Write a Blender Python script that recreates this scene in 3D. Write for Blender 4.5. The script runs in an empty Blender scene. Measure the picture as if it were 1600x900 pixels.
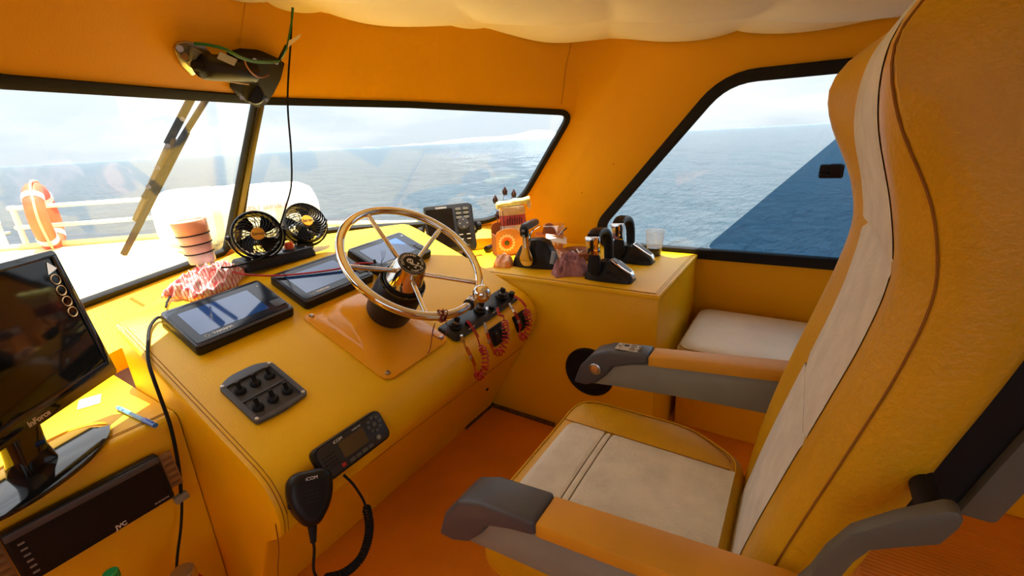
import bpy, bmesh, math, random
from mathutils import Vector, Matrix, noise, geometry
random.seed(7)
V = Vector
PI = math.pi
scene = bpy.context.scene
COL = scene.collection

# ------------------------------------------------------------------ camera, world, sun, exposure
EYE = V((0.0, 0.0, 1.2))
ROT = Matrix(((0.536, -0.291, 0.793), (-0.843, -0.129, 0.522), (-0.050, -0.948, -0.314)))
FPX = 700.0
_r = V(ROT.col[0]).normalized()
_f = V(ROT.col[2]); _f = (_f - _r * _f.dot(_r)).normalized()
_d = _f.cross(_r)
cam_data = bpy.data.cameras.new('camera')
cam_data.sensor_width = 36.0
cam_data.lens = FPX / 1600.0 * 36.0
cam_data.clip_start = 0.02
cam_data.clip_end = 20000.0
cam = bpy.data.objects.new('camera', cam_data)
COL.objects.link(cam)
m3 = Matrix((_r, -_d, -_f)).transposed()
cam.matrix_world = Matrix.Translation(EYE) @ m3.to_4x4()
scene.camera = cam

world = bpy.data.worlds.new('sky')
scene.world = world
world.use_nodes = True
_nt = world.node_tree
_nt.nodes.clear()
_tc = _nt.nodes.new('ShaderNodeTexCoord')
_sep = _nt.nodes.new('ShaderNodeSeparateXYZ')
_rmp = _nt.nodes.new('ShaderNodeValToRGB')
_els = _rmp.color_ramp.elements
_els[0].position = 0.0; _els[0].color = (0.43, 0.48, 0.52, 1)
_els[1].position = 1.0; _els[1].color = (1.60, 1.62, 1.68, 1)
for _p, _c in ((0.05, (0.45, 0.51, 0.56, 1)), (0.16, (0.53, 0.58, 0.62, 1)), (0.4, (0.80, 0.83, 0.87, 1)), (0.75, (1.16, 1.19, 1.24, 1))):
    _e = _els.new(_p); _e.color = _c
_map = _nt.nodes.new('ShaderNodeMapping')
_map.inputs['Scale'].default_value = (1.5, 1.5, 7.0)
_noi = _nt.nodes.new('ShaderNodeTexNoise')
_noi.inputs['Scale'].default_value = 2.2
_noi.inputs['Detail'].default_value = 6.0
_cr = _nt.nodes.new('ShaderNodeValToRGB')
_cr.color_ramp.elements[0].position = 0.45
_cr.color_ramp.elements[1].position = 0.75
_mix = _nt.nodes.new('ShaderNodeMix'); _mix.data_type = 'RGBA'
_mix.inputs['B'].default_value = (0.62, 0.64, 0.66, 1)
_bg = _nt.nodes.new('ShaderNodeBackground')
_bg.inputs['Strength'].default_value = 1.40
_out = _nt.nodes.new('ShaderNodeOutputWorld')
L = _nt.links.new
L(_tc.outputs['Generated'], _sep.inputs[0]); L(_sep.outputs['Z'], _rmp.inputs[0])
L(_tc.outputs['Generated'], _map.inputs[0]); L(_map.outputs[0], _noi.inputs['Vector'])
L(_noi.outputs['Fac'], _cr.inputs[0]); L(_cr.outputs[0], _mix.inputs['Factor'])
L(_rmp.outputs[0], _mix.inputs['A']); L(_mix.outputs['Result'], _bg.inputs['Color']); L(_bg.outputs[0], _out.inputs[0])

sun_data = bpy.data.lights.new('sun', 'SUN')
sun_data.energy = 11.0
sun_data.angle = 0.01
sun_data.color = (1.0, 0.95, 0.86)
sun = bpy.data.objects.new('sun', sun_data)
COL.objects.link(sun)
SUN_DIR = V((0.13, 0.075, 1.0)).normalized()
sun.rotation_euler = SUN_DIR.to_track_quat('Z', 'Y').to_euler()
sun.location = (0, 0, 20)

scene.view_settings.view_transform = 'Standard'
scene.view_settings.look = 'None'
scene.view_settings.gamma = 1.0
scene.view_settings.use_curve_mapping = False
scene.view_settings.exposure = 0.46

# ------------------------------------------------------------------ measuring helpers (a sight line meets a real plane)
def ray(x, y):
    return (_r * (x - 800.0) + _d * (y - 450.0) + _f * FPX).normalized()
def on_plane(x, y, p, n):
    d = ray(x, y); p = V(p); n = V(n)
    return EYE + d * ((p - EYE).dot(n) / d.dot(n))
def at_z(x, y, z): return on_plane(x, y, (0, 0, z), (0, 0, 1))
def at_x(x, y, X): return on_plane(x, y, (X, 0, 0), (1, 0, 0))
def at_y(x, y, Y): return on_plane(x, y, (0, Y, 0), (0, 1, 0))
def frame(o, xd, zd):
    z = V(zd).normalized(); x = V(xd); x = (x - z * x.dot(z)).normalized(); y = z.cross(x)
    m = Matrix((x, y, z)).transposed().to_4x4(); m.translation = V(o)
    return m

# ------------------------------------------------------------------ materials
MATS = {}
def mat(name, col, rough=0.5, metal=0.0, var=0.06, vscale=6.0, bump=0.0, bscale=60.0, spec=0.5, col2=None, coat=0.0, emit=None):
    if name in MATS: return MATS[name]
    m = bpy.data.materials.new(name); m.use_nodes = True
    nt = m.node_tree; b = nt.nodes['Principled BSDF']; K = nt.links.new
    b.inputs['Roughness'].default_value = rough; b.inputs['Metallic'].default_value = metal
    b.inputs['Specular IOR Level'].default_value = spec
    b.inputs['Coat Weight'].default_value = coat
    tc = nt.nodes.new('ShaderNodeTexCoord')
    n = nt.nodes.new('ShaderNodeTexNoise'); n.inputs['Scale'].default_value = vscale; n.inputs['Detail'].default_value = 5
    K(tc.outputs['Object'], n.inputs['Vector'])
    mx = nt.nodes.new('ShaderNodeMix'); mx.data_type = 'RGBA'
    mr = nt.nodes.new('ShaderNodeMapRange'); mr.inputs[1].default_value = 0.35; mr.inputs[2].default_value = 0.7
    K(n.outputs['Fac'], mr.inputs[0]); K(mr.outputs[0], mx.inputs['Factor'])
    c2 = col2 or tuple(max(0, c * (1 - 2 * var)) for c in col)
    mx.inputs['A'].default_value = (*col, 1); mx.inputs['B'].default_value = (*c2, 1)
    K(mx.outputs['Result'], b.inputs['Base Color'])
    if bump:
        n2 = nt.nodes.new('ShaderNodeTexNoise'); n2.inputs['Scale'].default_value = bscale; n2.inputs['Detail'].default_value = 3
        K(tc.outputs['Object'], n2.inputs['Vector'])
        bp = nt.nodes.new('ShaderNodeBump'); bp.inputs['Strength'].default_value = bump; bp.inputs['Distance'].default_value = 0.01
        K(n2.outputs['Fac'], bp.inputs['Height']); K(bp.outputs[0], b.inputs['Normal'])
    if emit:
        b.inputs['Emission Color'].default_value = (*emit[:3], 1); b.inputs['Emission Strength'].default_value = emit[3]
    MATS[name] = m
    return m
def srgb(r, g, b):
    return tuple(((c / 255) / 12.92 if c / 255 < 0.04045 else ((c / 255 + 0.055) / 1.055) ** 2.4) for c in (r, g, b))
YEL = mat('yellow_vinyl', srgb(246, 190, 0), 0.38, var=0.05, vscale=3, bump=0.12, bscale=220, spec=0.45)
ORG = mat('orange_vinyl', srgb(244, 174, 0), 0.5, var=0.04, vscale=2, bump=0.1, bscale=200, spec=0.22)
PLATE = mat('orange_gelcoat', srgb(238, 158, 8), 0.25, var=0.05, vscale=5)
SEATY = mat('seat_mustard_leather', srgb(220, 166, 0), 0.45, var=0.07, vscale=7, bump=0.15, bscale=160)
SEATW = mat('seat_cream_leather', srgb(232, 228, 216), 0.6, var=0.08, vscale=18, bump=0.25, bscale=150)
BENCHW = mat('bench_cream_vinyl', srgb(242, 230, 210), 0.55, var=0.05, vscale=8, bump=0.12, bscale=150)
LINER = mat('cream_liner', srgb(250, 238, 208), 0.8, var=0.04, vscale=4, bump=0.1, bscale=90)
FLOORM = mat('orange_floor_paint', srgb(236, 138, 4), 0.55, var=0.10, vscale=4, bump=0.15, bscale=90)
BLACK = mat('black_plastic', (0.008, 0.008, 0.009), 0.38, var=0.1, spec=0.3)
BLACKM = mat('black_matte', (0.010, 0.010, 0.011), 0.7, var=0.1, spec=0.25)
BLACKG = mat('black_gloss', (0.006, 0.006, 0.007), 0.08, var=0.0, coat=0.4)
RUBBER = mat('black_rubber', (0.014, 0.014, 0.015), 0.7, var=0.12, vscale=30, bump=0.1, spec=0.2)
CHAR = mat('charcoal_plastic', srgb(72, 76, 84), 0.42, var=0.07, vscale=20)
GREYP = mat('grey_painted_metal', srgb(136, 138, 128), 0.5, var=0.06, vscale=12)
DGREY = mat('dark_grey_metal', srgb(92, 93, 84), 0.5, var=0.08)
CHROME = mat('polished_steel', (0.78, 0.76, 0.73), 0.07, 1.0, var=0.02)
STEEL = mat('brushed_steel', (0.55, 0.54, 0.52), 0.3, 1.0, var=0.08)
STITCH = mat('brown_stitching', srgb(150, 92, 4), 0.8)
STITCHW = mat('grey_stitching', srgb(120, 108, 92), 0.8)
REDC = mat('red_cord', srgb(184, 20, 24), 0.45, var=0.08)
WHITE = mat('white_plastic', (0.8, 0.8, 0.78), 0.4)
LETTER = mat('white_lettering', (0.75, 0.75, 0.74), 0.5)
LETTERB = mat('black_lettering', (0.02, 0.02, 0.02), 0.6)
GREENW = mat('green_wire', srgb(30, 110, 50), 0.4)
BROWNW = mat('brown_wire', srgb(150, 78, 30), 0.5)
MAUVE = mat('mauve_towelling', srgb(196, 140, 150), 0.95, var=0.15, vscale=40, bump=0.8, bscale=260)
AMBER = mat('amber_badge', srgb(235, 165, 50), 0.35)
ORANGEK = mat('orange_knob', srgb(232, 88, 24), 0.3)
CREAMDECK = mat('cream_deck', srgb(240, 222, 160), 0.6, var=0.04)
BUOY = mat('orange_lifebuoy', srgb(240, 90, 40), 0.5)
RAIL = mat('cream_rail', srgb(235, 225, 205), 0.35)
LOGOG = mat('pale_gold_lettering', srgb(200, 180, 140), 0.4)
CLAY = mat('brown_clay', srgb(150, 84, 48), 0.6, var=0.12, vscale=15)

def mat_glass(name, tint=(1, 1, 1), haze=0.0, refl=0.6):
    m = bpy.data.materials.new(name); m.use_nodes = True; nt = m.node_tree; nt.nodes.clear(); K = nt.links.new
    o = nt.nodes.new('ShaderNodeOutputMaterial'); t = nt.nodes.new('ShaderNodeBsdfTransparent'); g = nt.nodes.new('ShaderNodeBsdfGlossy')
    lw = nt.nodes.new('ShaderNodeLayerWeight'); lw.inputs[0].default_value = 0.5
    pw_ = nt.nodes.new('ShaderNodeMath'); pw_.operation = 'POWER'; pw_.inputs[1].default_value = 5.0; K(lw.outputs['Facing'], pw_.inputs[0])
    f = nt.nodes.new('ShaderNodeMath'); f.operation = 'MULTIPLY_ADD'; f.inputs[1].default_value = 0.96; f.inputs[2].default_value = 0.04; K(pw_.outputs[0], f.inputs[0])
    g.inputs['Roughness'].default_value = 0.02; t.inputs[0].default_value = (*tint, 1)
    mu = nt.nodes.new('ShaderNodeMath'); mu.operation = 'MULTIPLY'; mu.inputs[1].default_value = refl; K(f.outputs[0], mu.inputs[0])
    mx = nt.nodes.new('ShaderNodeMixShader'); K(mu.outputs[0], mx.inputs[0]); K(t.outputs[0], mx.inputs[1]); K(g.outputs[0], mx.inputs[2])
    last = mx
    if haze:
        d = nt.nodes.new('ShaderNodeBsdfTranslucent'); d.inputs[0].default_value = (1, 0.98, 0.95, 1)
        tc = nt.nodes.new('ShaderNodeTexCoord'); n = nt.nodes.new('ShaderNodeTexNoise'); n.inputs['Scale'].default_value = 3.0; n.inputs['Detail'].default_value = 8
        K(tc.outputs['Object'], n.inputs['Vector'])
        m2 = nt.nodes.new('ShaderNodeMath'); m2.operation = 'MULTIPLY'; m2.inputs[1].default_value = haze; K(n.outputs['Fac'], m2.inputs[0])
        mh = nt.nodes.new('ShaderNodeMixShader'); K(m2.outputs[0], mh.inputs[0]); K(mx.outputs[0], mh.inputs[1]); K(d.outputs[0], mh.inputs[2]); last = mh
    K(last.outputs[0], o.inputs[0]); MATS[name] = m
    return m
GLASS = mat_glass('clear_glass', (0.98, 0.99, 0.99), refl=0.5)
GLASSH = mat_glass('dusty_glass', (0.98, 0.99, 0.99), haze=0.012, refl=0.6)
TINT = mat_glass('blue_tinted_glass', (0.38, 0.52, 0.63))
PLASTC = mat_glass('clear_plastic', (0.9, 0.9, 0.9), haze=0.25, refl=0.8)
BLUEP = mat('blue_plastic', srgb(40, 120, 225), 0.25)

# ------------------------------------------------------------------ mesh builder
class MB:
    def __init__(s): s.bm = bmesh.new()
    def _add(s, vs, fs, M=None):
        vv = [s.bm.verts.new((M @ V(v)) if M else V(v)) for v in vs]
        for f in fs:
            try: s.bm.faces.new([vv[i] for i in f])
            except ValueError: pass
        return s
    def box(s, c, d, M=None):
        x, y, z = d[0] / 2, d[1] / 2, d[2] / 2
        vs = [(c[0] + a * x, c[1] + b * y, c[2] + e * z) for e in (-1, 1) for a, b in ((-1, -1), (1, -1), (1, 1), (-1, 1))]
        return s._add(vs, [(3, 2, 1, 0), (4, 5, 6, 7), (0, 1, 5, 4), (1, 2, 6, 5), (2, 3, 7, 6), (3, 0, 4, 7)], M)
    def prism(s, pts, z0, z1, M=None, top=None):
        n = len(pts); top = top or pts
        vs = [(p[0], p[1], z0) for p in pts] + [(p[0], p[1], z1) for p in top]
        fs = [tuple(reversed(range(n))), tuple(range(n, 2 * n))] + [(i, (i + 1) % n, n + (i + 1) % n, n + i) for i in range(n)]
        return s._add(vs, fs, M)
    def loft(s, loops, M=None, cap=True, closed=True):
        n = len(loops[0]); vs = [p for l in loops for p in l]; fs = []
        for k in range(len(loops) - 1):
            for i in range(n if closed else n - 1):
                j = (i + 1) % n
                fs.append((k * n + i, k * n + j, (k + 1) * n + j, (k + 1) * n + i))
        if cap and closed: fs += [tuple(reversed(range(n))), tuple(range((len(loops) - 1) * n, len(loops) * n))]
        return s._add(vs, fs, M)
    def lathe(s, prof, seg=24, M=None, caps=True):
        loops = [[(r * math.cos(2 * PI * i / seg), r * math.sin(2 * PI * i / seg), z) for i in range(seg)] for r, z in prof]
        return s.loft(loops, M, caps)
    def cyl(s, p0, p1, r0, r1=None, seg=16):
        p0, p1 = V(p0), V(p1); d = p1 - p0; ln = d.length
        M = frame(p0, V((1, 0.01, 0.02)) if abs(d.normalized().x) < 0.9 else V((0, 1, 0)), d)
        return s.lathe([(r0, 0), (r1 if r1 is not None else r0, ln)], seg, M)
    def sphere(s, c, r, M=None, sc=(1, 1, 1), seg=16, rings=10):
        loops = []
        for k in range(1, rings):
            a = PI * k / rings
            loops.append([(c[0] + sc[0] * r * math.sin(a) * math.cos(2 * PI * i / seg), c[1] + sc[1] * r * math.sin(a) * math.sin(2 * PI * i / seg), c[2] - sc[2] * r * math.cos(a)) for i in range(seg)])
        return s.loft(loops, M)
    def tube(s, pts, r, seg=8, closed=False, M=None, taper=None):
        pts = [V(p) for p in pts]; n = len(pts); loops = []; prev = None
        for i in range(n):
            if closed: t = pts[(i + 1) % n] - pts[i - 1]
            else: t = pts[min(i + 1, n - 1)] - pts[max(i - 1, 0)]
            t.normalize()
            if prev is None:
                a = V((0, 0, 1)) if abs(t.z) < 0.9 else V((1, 0, 0)); u = (a - t * a.dot(t)).normalized()
            else:
                u = prev - t * prev.dot(t)
                u = u.normalized() if u.length > 1e-6 else prev
            prev = u; w = t.cross(u); rr = r * (taper(i / (n - 1)) if taper else 1)
            loops.append([pts[i] + (u * math.cos(2 * PI * k / seg) + w * math.sin(2 * PI * k / seg)) * rr for k in range(seg)])
        if closed: loops.append(loops[0]); return s.loft(loops, M, cap=False)
        return s.loft(loops, M)
    def plate(s, outer, holes, z0, z1, M=None):
        loops = [outer] + holes
        flat = [[V((p[0], p[1], 0)) for p in l] for l in loops]
        tris = geometry.tessellate_polygon(flat); allp = [p for l in loops for p in l]; n = len(allp)
        vs = [(p[0], p[1], z0) for p in allp] + [(p[0], p[1], z1) for p in allp]
        fs = [tuple(t) for t in tris] + [tuple(n + i for i in reversed(t)) for t in tris]; o = 0
        for l in loops:
            k = len(l); fs += [(o + i, o + (i + 1) % k, n + o + (i + 1) % k, n + o + i) for i in range(k)]; o += k
        return s._add(vs, fs, M)
    def grid(s, fn, nu, nv, M=None):
        vs = [fn(i / nu, j / nv) for j in range(nv + 1) for i in range(nu + 1)]
        fs = [(j * (nu + 1) + i, j * (nu + 1) + i + 1, (j + 1) * (nu + 1) + i + 1, (j + 1) * (nu + 1) + i) for j in range(nv) for i in range(nu)]
        return s._add(vs, fs, M)
    def build(s, name, m, parent=None, bevel=0, seg=2, smooth=True, ang=38, weld=True):
        bm = s.bm
        if weld: bmesh.ops.remove_doubles(bm, verts=bm.verts, dist=1e-6)
        bmesh.ops.recalc_face_normals(bm, faces=bm.faces)
        if bevel:
            es = [e for e in bm.edges if len(e.link_faces) == 2 and e.calc_face_angle(0) > 0.5]
            bmesh.ops.bevel(bm, geom=es, offset=bevel, segments=seg, profile=0.5, affect='EDGES', clamp_overlap=True)
        lim = math.radians(ang)
        for e in bm.edges: e.smooth = len(e.link_faces) == 2 and e.calc_face_angle(0) < lim
        for f in bm.faces: f.smooth = smooth
        me = bpy.data.meshes.new(name); bm.to_mesh(me); bm.free(); me.materials.append(m)
        o = bpy.data.objects.new(name, me); COL.objects.link(o)
        if parent: o.parent = parent
        return o
def rrect(w, h, r, n=5, cx=0, cy=0):
    out = []
    for sx, sy, a0 in ((1, 1, 0), (-1, 1, 90), (-1, -1, 180), (1, -1, 270)):
        for k in range(n + 1):
            a = math.radians(a0 + 90 * k / n)
            out.append((cx + sx * (w / 2 - r) + r * math.cos(a), cy + sy * (h / 2 - r) + r * math.sin(a)))
    return out
def round_poly(pts, r, n=5):
    out = []; N = len(pts)
    for i in range(N):
        p0, p, p2 = V(pts[i - 1][:2]).to_3d(), V(pts[i][:2]).to_3d(), V(pts[(i + 1) % N][:2]).to_3d()
        a = (p0 - p); b = (p2 - p); ri = r[i] if isinstance(r, (list, tuple)) else r
        if ri <= 0: out.append((p.x, p.y)); continue
        k = min(ri, a.length * 0.45, b.length * 0.45); s0 = p + a.normalized() * k; s1 = p + b.normalized() * k
        for j in range(n + 1):
            t = j / n; q = s0 * (1 - t) ** 2 + p * 2 * t * (1 - t) + s1 * t * t; out.append((q.x, q.y))
    return out
def offset_poly(pts, d):
    N = len(pts); area = sum(pts[i][0] * pts[(i + 1) % N][1] - pts[(i + 1) % N][0] * pts[i][1] for i in range(N)); sg = 1 if area > 0 else -1
    out = []
    for i in range(N):
        a = V(pts[i]) - V(pts[i - 1]); b = V(pts[(i + 1) % N]) - V(pts[i])
        if a.length < 1e-9: a = b
        if b.length < 1e-9: b = a
        na = V((a.y, -a.x)).normalized() * sg; nb = V((b.y, -b.x)).normalized() * sg; m = (na + nb).normalized()
        k = d / max(0.4, m.dot(na)); out.append((pts[i][0] + m.x * k, pts[i][1] + m.y * k))
    return out
def spline(pts, n=8, closed=False):
    pts = [V(p) for p in pts]; N = len(pts); out = []
    R = range(N) if closed else range(N - 1)
    for i in R:
        p1 = pts[i]; p2 = pts[(i + 1) % N]
        p0 = pts[i - 1] if (closed or i > 0) else p1 * 2 - p2
        p3 = pts[(i + 2) % N] if (closed or i + 2 < N) else p2 * 2 - p1
        for k in range(n):
            t = k / n
            out.append(0.5 * ((2 * p1) + (p2 - p0) * t + (2 * p0 - 5 * p1 + 4 * p2 - p3) * t * t + (3 * p1 - p0 - 3 * p2 + p3) * t ** 3))
    if not closed: out.append(pts[-1])
    return out
def coil(path, r, turns, wire, m, name, parent, per=12):
    P = spline(path, 24); n = int(turns * per); out = []; prev = None
    for i in range(n + 1):
        f = i / n * (len(P) - 1); k = min(int(f), len(P) - 2); p = P[k].lerp(P[k + 1], f - k); t = (P[k + 1] - P[k]).normalized()
        if prev is None:
            a = V((0, 0, 1)) if abs(t.z) < 0.9 else V((1, 0, 0)); u = (a - t * a.dot(t)).normalized()
        else: u = (prev - t * prev.dot(t)).normalized()
        prev = u; w = t.cross(u); a = 2 * PI * i / per
        e = min(1, i / per, (n - i) / per)
        out.append(p + (u * math.cos(a) + w * math.sin(a)) * r * (0.3 + 0.7 * e))
    return MB().tube(out, wire, 6).build(name, m, parent)
def inv(root, p): return root.matrix_basis.inverted() @ V(p)
def thing(name, label, cat, M=None, group=None):
    o = bpy.data.objects.new(name, None); o.empty_display_size = 0.05; COL.objects.link(o)
    if M is not None: o.matrix_basis = M if isinstance(M, Matrix) else Matrix.Translation(V(M))
    return tag(o, label, cat, group)
def tag(o, label, cat, group=None):
    o['label'] = label; o['category'] = cat
    if group: o['group'] = group
    return o
def struct(o, label=None):
    o['kind'] = 'structure'
    if label: o['label'] = label
    return o
def empty_struct(name, label=None):
    o = bpy.data.objects.new(name, None); o.empty_display_size = 0.05; COL.objects.link(o)
    return struct(o, label)
def text(s, M, size, m, parent, name='lettering', ext=0.0004, bold=0.0, squeeze=1.0):
    cu = bpy.data.curves.new('txt', 'FONT'); cu.body = s; cu.size = size; cu.extrude = ext; cu.offset = bold
    cu.align_x = 'CENTER'; cu.align_y = 'CENTER'; cu.resolution_u = 3
    t = bpy.data.objects.new('txt', cu); COL.objects.link(t); bpy.context.view_layer.update()
    me = bpy.data.meshes.new_from_object(t); bpy.data.objects.remove(t); bpy.data.curves.remove(cu)
    me.transform(M @ Matrix.Diagonal((squeeze, 1, 1, 1))); me.materials.clear(); me.materials.append(m); me.name = name
    o = bpy.data.objects.new(name, me); COL.objects.link(o); o.parent = parent
    return o
T = Matrix.Translation
def RX(a): return Matrix.Rotation(math.radians(a), 4, 'X')
def RY(a): return Matrix.Rotation(math.radians(a), 4, 'Y')
def RZ(a): return Matrix.Rotation(math.radians(a), 4, 'Z')

# ================================================================== THE CABIN SHELL
PA = at_x(362, 385, 0.95); PB = at_x(405, 160, 0.95)
PC = at_z(770, 347, 0.785); PD = at_z(160, 463, 0.79)
NR = (PB - PA).cross(PC - PA).normalized()
if NR.dot(EYE - PA) < 0: NR = -NR
NL = (PB - PA).cross(PD - PA).normalized()
if NL.dot(EYE - PA) < 0: NL = -NL
NS = V((-0.7, 0, -0.1)).normalized(); PS = V((2.12, 0, 0.68))
XPORT = -0.75
def xs(z): return 2.12 - (z - 0.68) / 7.0
def front_y(x, z):
    n, p = (NR, PA) if x >= 0.95 else (NL, PA)
    return p.y - (n.x * (x - p.x) + n.z * (z - p.z)) / n.y
FR = frame(PA, PC - PA, NR); FL = frame(PA, PA - PD, NL); FS = frame(PS, (0, -1, 0), NS)
FRI, FLI, FSI = FR.inverted(), FL.inverted(), FS.inverted()
def to2(Mi, p): q = Mi @ V(p); return (q.x, q.y)
def px2(Mi, P, N, pts): return [to2(Mi, on_plane(x, y, P, N)) for x, y in pts]

# window openings (glass edge), each in the plane of its wall
openR = px2(FRI, PA, NR, [(410, 163), (640, 168), (888, 180), (817, 305), (772, 343), (650, 350), (520, 356), (376, 382)])
openR = round_poly(openR, [0.015, 0, 0.05, 0.05, 0.09, 0.2, 0.2, 0.02], 6)
tl0, tl1 = on_plane(398, 162, PA, NL), on_plane(0, 138, PA, NL)
bl0, bl1 = on_plane(352, 391, PA, NL), on_plane(160, 461, PA, NL)
def ext(a, b, X): return a + (b - a) * ((X - a.x) / (b.x - a.x))
openL = [to2(FLI, p) for p in (tl0, tl1, ext(tl0, tl1, -0.5) + (PB - PA).normalized() * 0.12, ext(bl0, bl1, -0.35), bl1, bl0)]  # unseen port top corner raised so that sun reaches the shelf
openL = round_poly(openL, [0.015, 0, 0.05, 0.06, 0, 0.02], 6)
openS = px2(FSI, PS, NS, [(942, 366), (946, 352), (1139, 131), (1315, 116)])
t0, t1 = openS[2], openS[3]
u = -1.05
top_aft = (0.95, t1[1] + (t1[1] - t0[1]) / (t1[0] - t0[0]) * (0.95 - t1[0]) * 0.15)
b0, b1 = px2(FSI, PS, NS, [(1030, 384), (1300, 402)])
bot_aft = (0.95, b1[1])
bot_fwd = px2(FSI, PS, NS, [(950, 377)])[0]
openS = round_poly([bot_fwd, openS[1], openS[2], top_aft, bot_aft, b0], [0.05, 0.05, 0.10, 0.06, 0.06, 0], 6)

GW = 0.036
def wall_poly(Mi, pts): return [to2(Mi, p) for p in pts]
z0, z1 = 0.0, 1.74
wr = MB().plate(wall_poly(FRI, [(0.95, front_y(0.95001, z0), z0), (xs(z0), front_y(xs(z0), z0), z0), (xs(z1), front_y(xs(z1), z1), z1), (0.95, front_y(0.95001, z1), z1)]), [offset_poly(openR, 0.004)], -0.012, 0.0, FR).build('wall_front_starboard', ORG, smooth=False)
struct(wr, 'orange vinyl windscreen surround of the cabin front, starboard half')
wl = MB().plate(wall_poly(FLI, [(0.95, front_y(0.94999, z0), z0), (XPORT, front_y(XPORT, z0), z0), (XPORT, front_y(XPORT, z1), z1), (0.95, front_y(0.94999, z1), z1)]), [offset_poly(openL, 0.004)], -0.012, 0.0, FL).build('wall_front_port', ORG, smooth=False)
struct(wl, 'orange vinyl windscreen surround of the cabin front, port half')
YAFT = -2.4
ws = MB().plate(wall_poly(FSI, [(xs(z0), YAFT, z0), (xs(z1), YAFT, z1), (xs(z1), front_y(xs(z1), z1), z1), (xs(z0), front_y(xs(z0), z0), z0)]), [offset_poly(openS, 0.004)], -0.012, 0.0, FS).build('wall_starboard', ORG, smooth=False)
struct(ws, 'orange vinyl side wall of the cabin')
FP = frame((XPORT, 0, 0), (0, 1, 0), (1, 0, 0))
pw = round_poly([(-1.4, 0.72), (0.55, 0.72), (0.15, 1.4), (-1.4, 1.4)], 0.06)
struct(MB().plate([(YAFT, 0), (front_y(XPORT, 0), 0), (front_y(XPORT, z1), z1), (YAFT, z1)], [pw], -0.035, 0, FP).build('wall_port', ORG, smooth=False))
struct(MB().plate([(XPORT, 0), (xs(0), 0), (xs(z1), z1), (XPORT, z1)], [[(0.0, 0.03), (0.7, 0.03), (0.7, 1.45), (0.0, 1.45)]], 0, 0.03, frame((0, YAFT, 0), (1, 0, 0), (0, -1, 0))).build('wall_rear', ORG, smooth=False))
struct(MB().prism([(XPORT - 0.04, YAFT - 0.03), (xs(z1) + 0.30, YAFT - 0.03), (xs(z1) + 0.30, front_y(xs(z1), z1) - 0.16), (0.95, front_y(0.95001, z1) + 0.05), (XPORT - 0.04, front_y(XPORT, z1) + 0.04)], z1 - 0.01, z1 + 0.03).build('roof', CREAMDECK, smooth=False), 'cabin roof panel')  # unseen starboard overhang added to keep sun off the bench

for P_, N_, par_, pts_ in ((PA, NR, wr, ((893, 66), (884, 105), (879, 150), (877, 162))), (PA, NL, wl, ((436, 90), (431, 120), (427, 148)))):
    MB().tube(spline([on_plane(*q, P_ + N_ * 0.001, N_) for q in pts_], 4), 0.0010, 5).build('stitching', STITCH, par_)
for q in ((908, 301), (958, 256)):
    MB().sphere(on_plane(*q, PS, NS), 0.006, seg=10, rings=6).build('plug', ORG, ws)
# windows: rubber gasket, pane
def window(name, label, Mf, opening, glass, gw=GW, lip=0.014):
    root = empty_struct(name, label)
    MB().plate(offset_poly(opening, gw), [opening], -0.015, lip, Mf).build('rubber_gasket', RUBBER, root, bevel=0.004, ang=50)
    MB().prism(offset_poly(opening, 0.003), -0.010, -0.006, Mf).build('pane', glass, root, smooth=False)
    return root
w1 = window('window_1', 'port windscreen pane with black rubber gasket', FL, openL, GLASSH, 0.03, 0.005)
w2 = window('window_2', 'starboard windscreen pane with black rubber gasket', FR, openR, GLASS, 0.026, 0.005)
w3 = window('window_3', 'slanted side window with black rubber gasket', FS, openS, GLASS, 0.045)
# dark centre post between the windscreen panes
post = MB(); pa = PA + V((0, 0.005, 0.0)); pb = PB + V((0, 0.005, 0))
post.prism([(-0.012, -0.02), (0.012, -0.02), (0.012, 0.022), (-0.012, 0.022)], 0, (pb - pa).length, frame(pa, (1, 0, 0), pb - pa))
struct(post.build('window_post', mat('dark_bronze_post', srgb(62, 48, 22), 0.35), bevel=0.004), 'dark post between the two windscreen panes')
# the sliding tinted pane inside the side window, with its latch
sl = px2(FSI, PS, NS, [(1139, 356), (1312, 212)])
dxs = (sl[1][0] - sl[0][0]) / (sl[1][1] - sl[0][1])
ytop = max(p[1] for p in openS) - 0.004; ybot = min(p[1] for p in openS) + 0.004
slide = round_poly([(sl[0][0] + dxs * (ybot - sl[0][1]), ybot), (sl[0][0] + dxs * (ytop - sl[0][1]), ytop), (0.945, ytop), (0.945, ybot)], [0.05, 0.02, 0.02, 0.02])
MB().prism(slide, -0.004, 0.0, FS).build('sliding_pane', TINT, w3, smooth=False)
lp = on_plane(1299, 267, PS, NS)
lm = frame(lp + NS * 0.0, (0, -1, 0), NS)
lt = MB(); lt.prism(rrect(0.075, 0.05, 0.008), -0.004, 0.014, lm); lt.box((0.012, 0.005, 0.02), (0.035, 0.05, 0.018), lm); lt.box((-0.02, -0.012, 0.02), (0.03, 0.016, 0.014), lm)
lt.build('latch', BLACK, w3, bevel=0.003)

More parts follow.
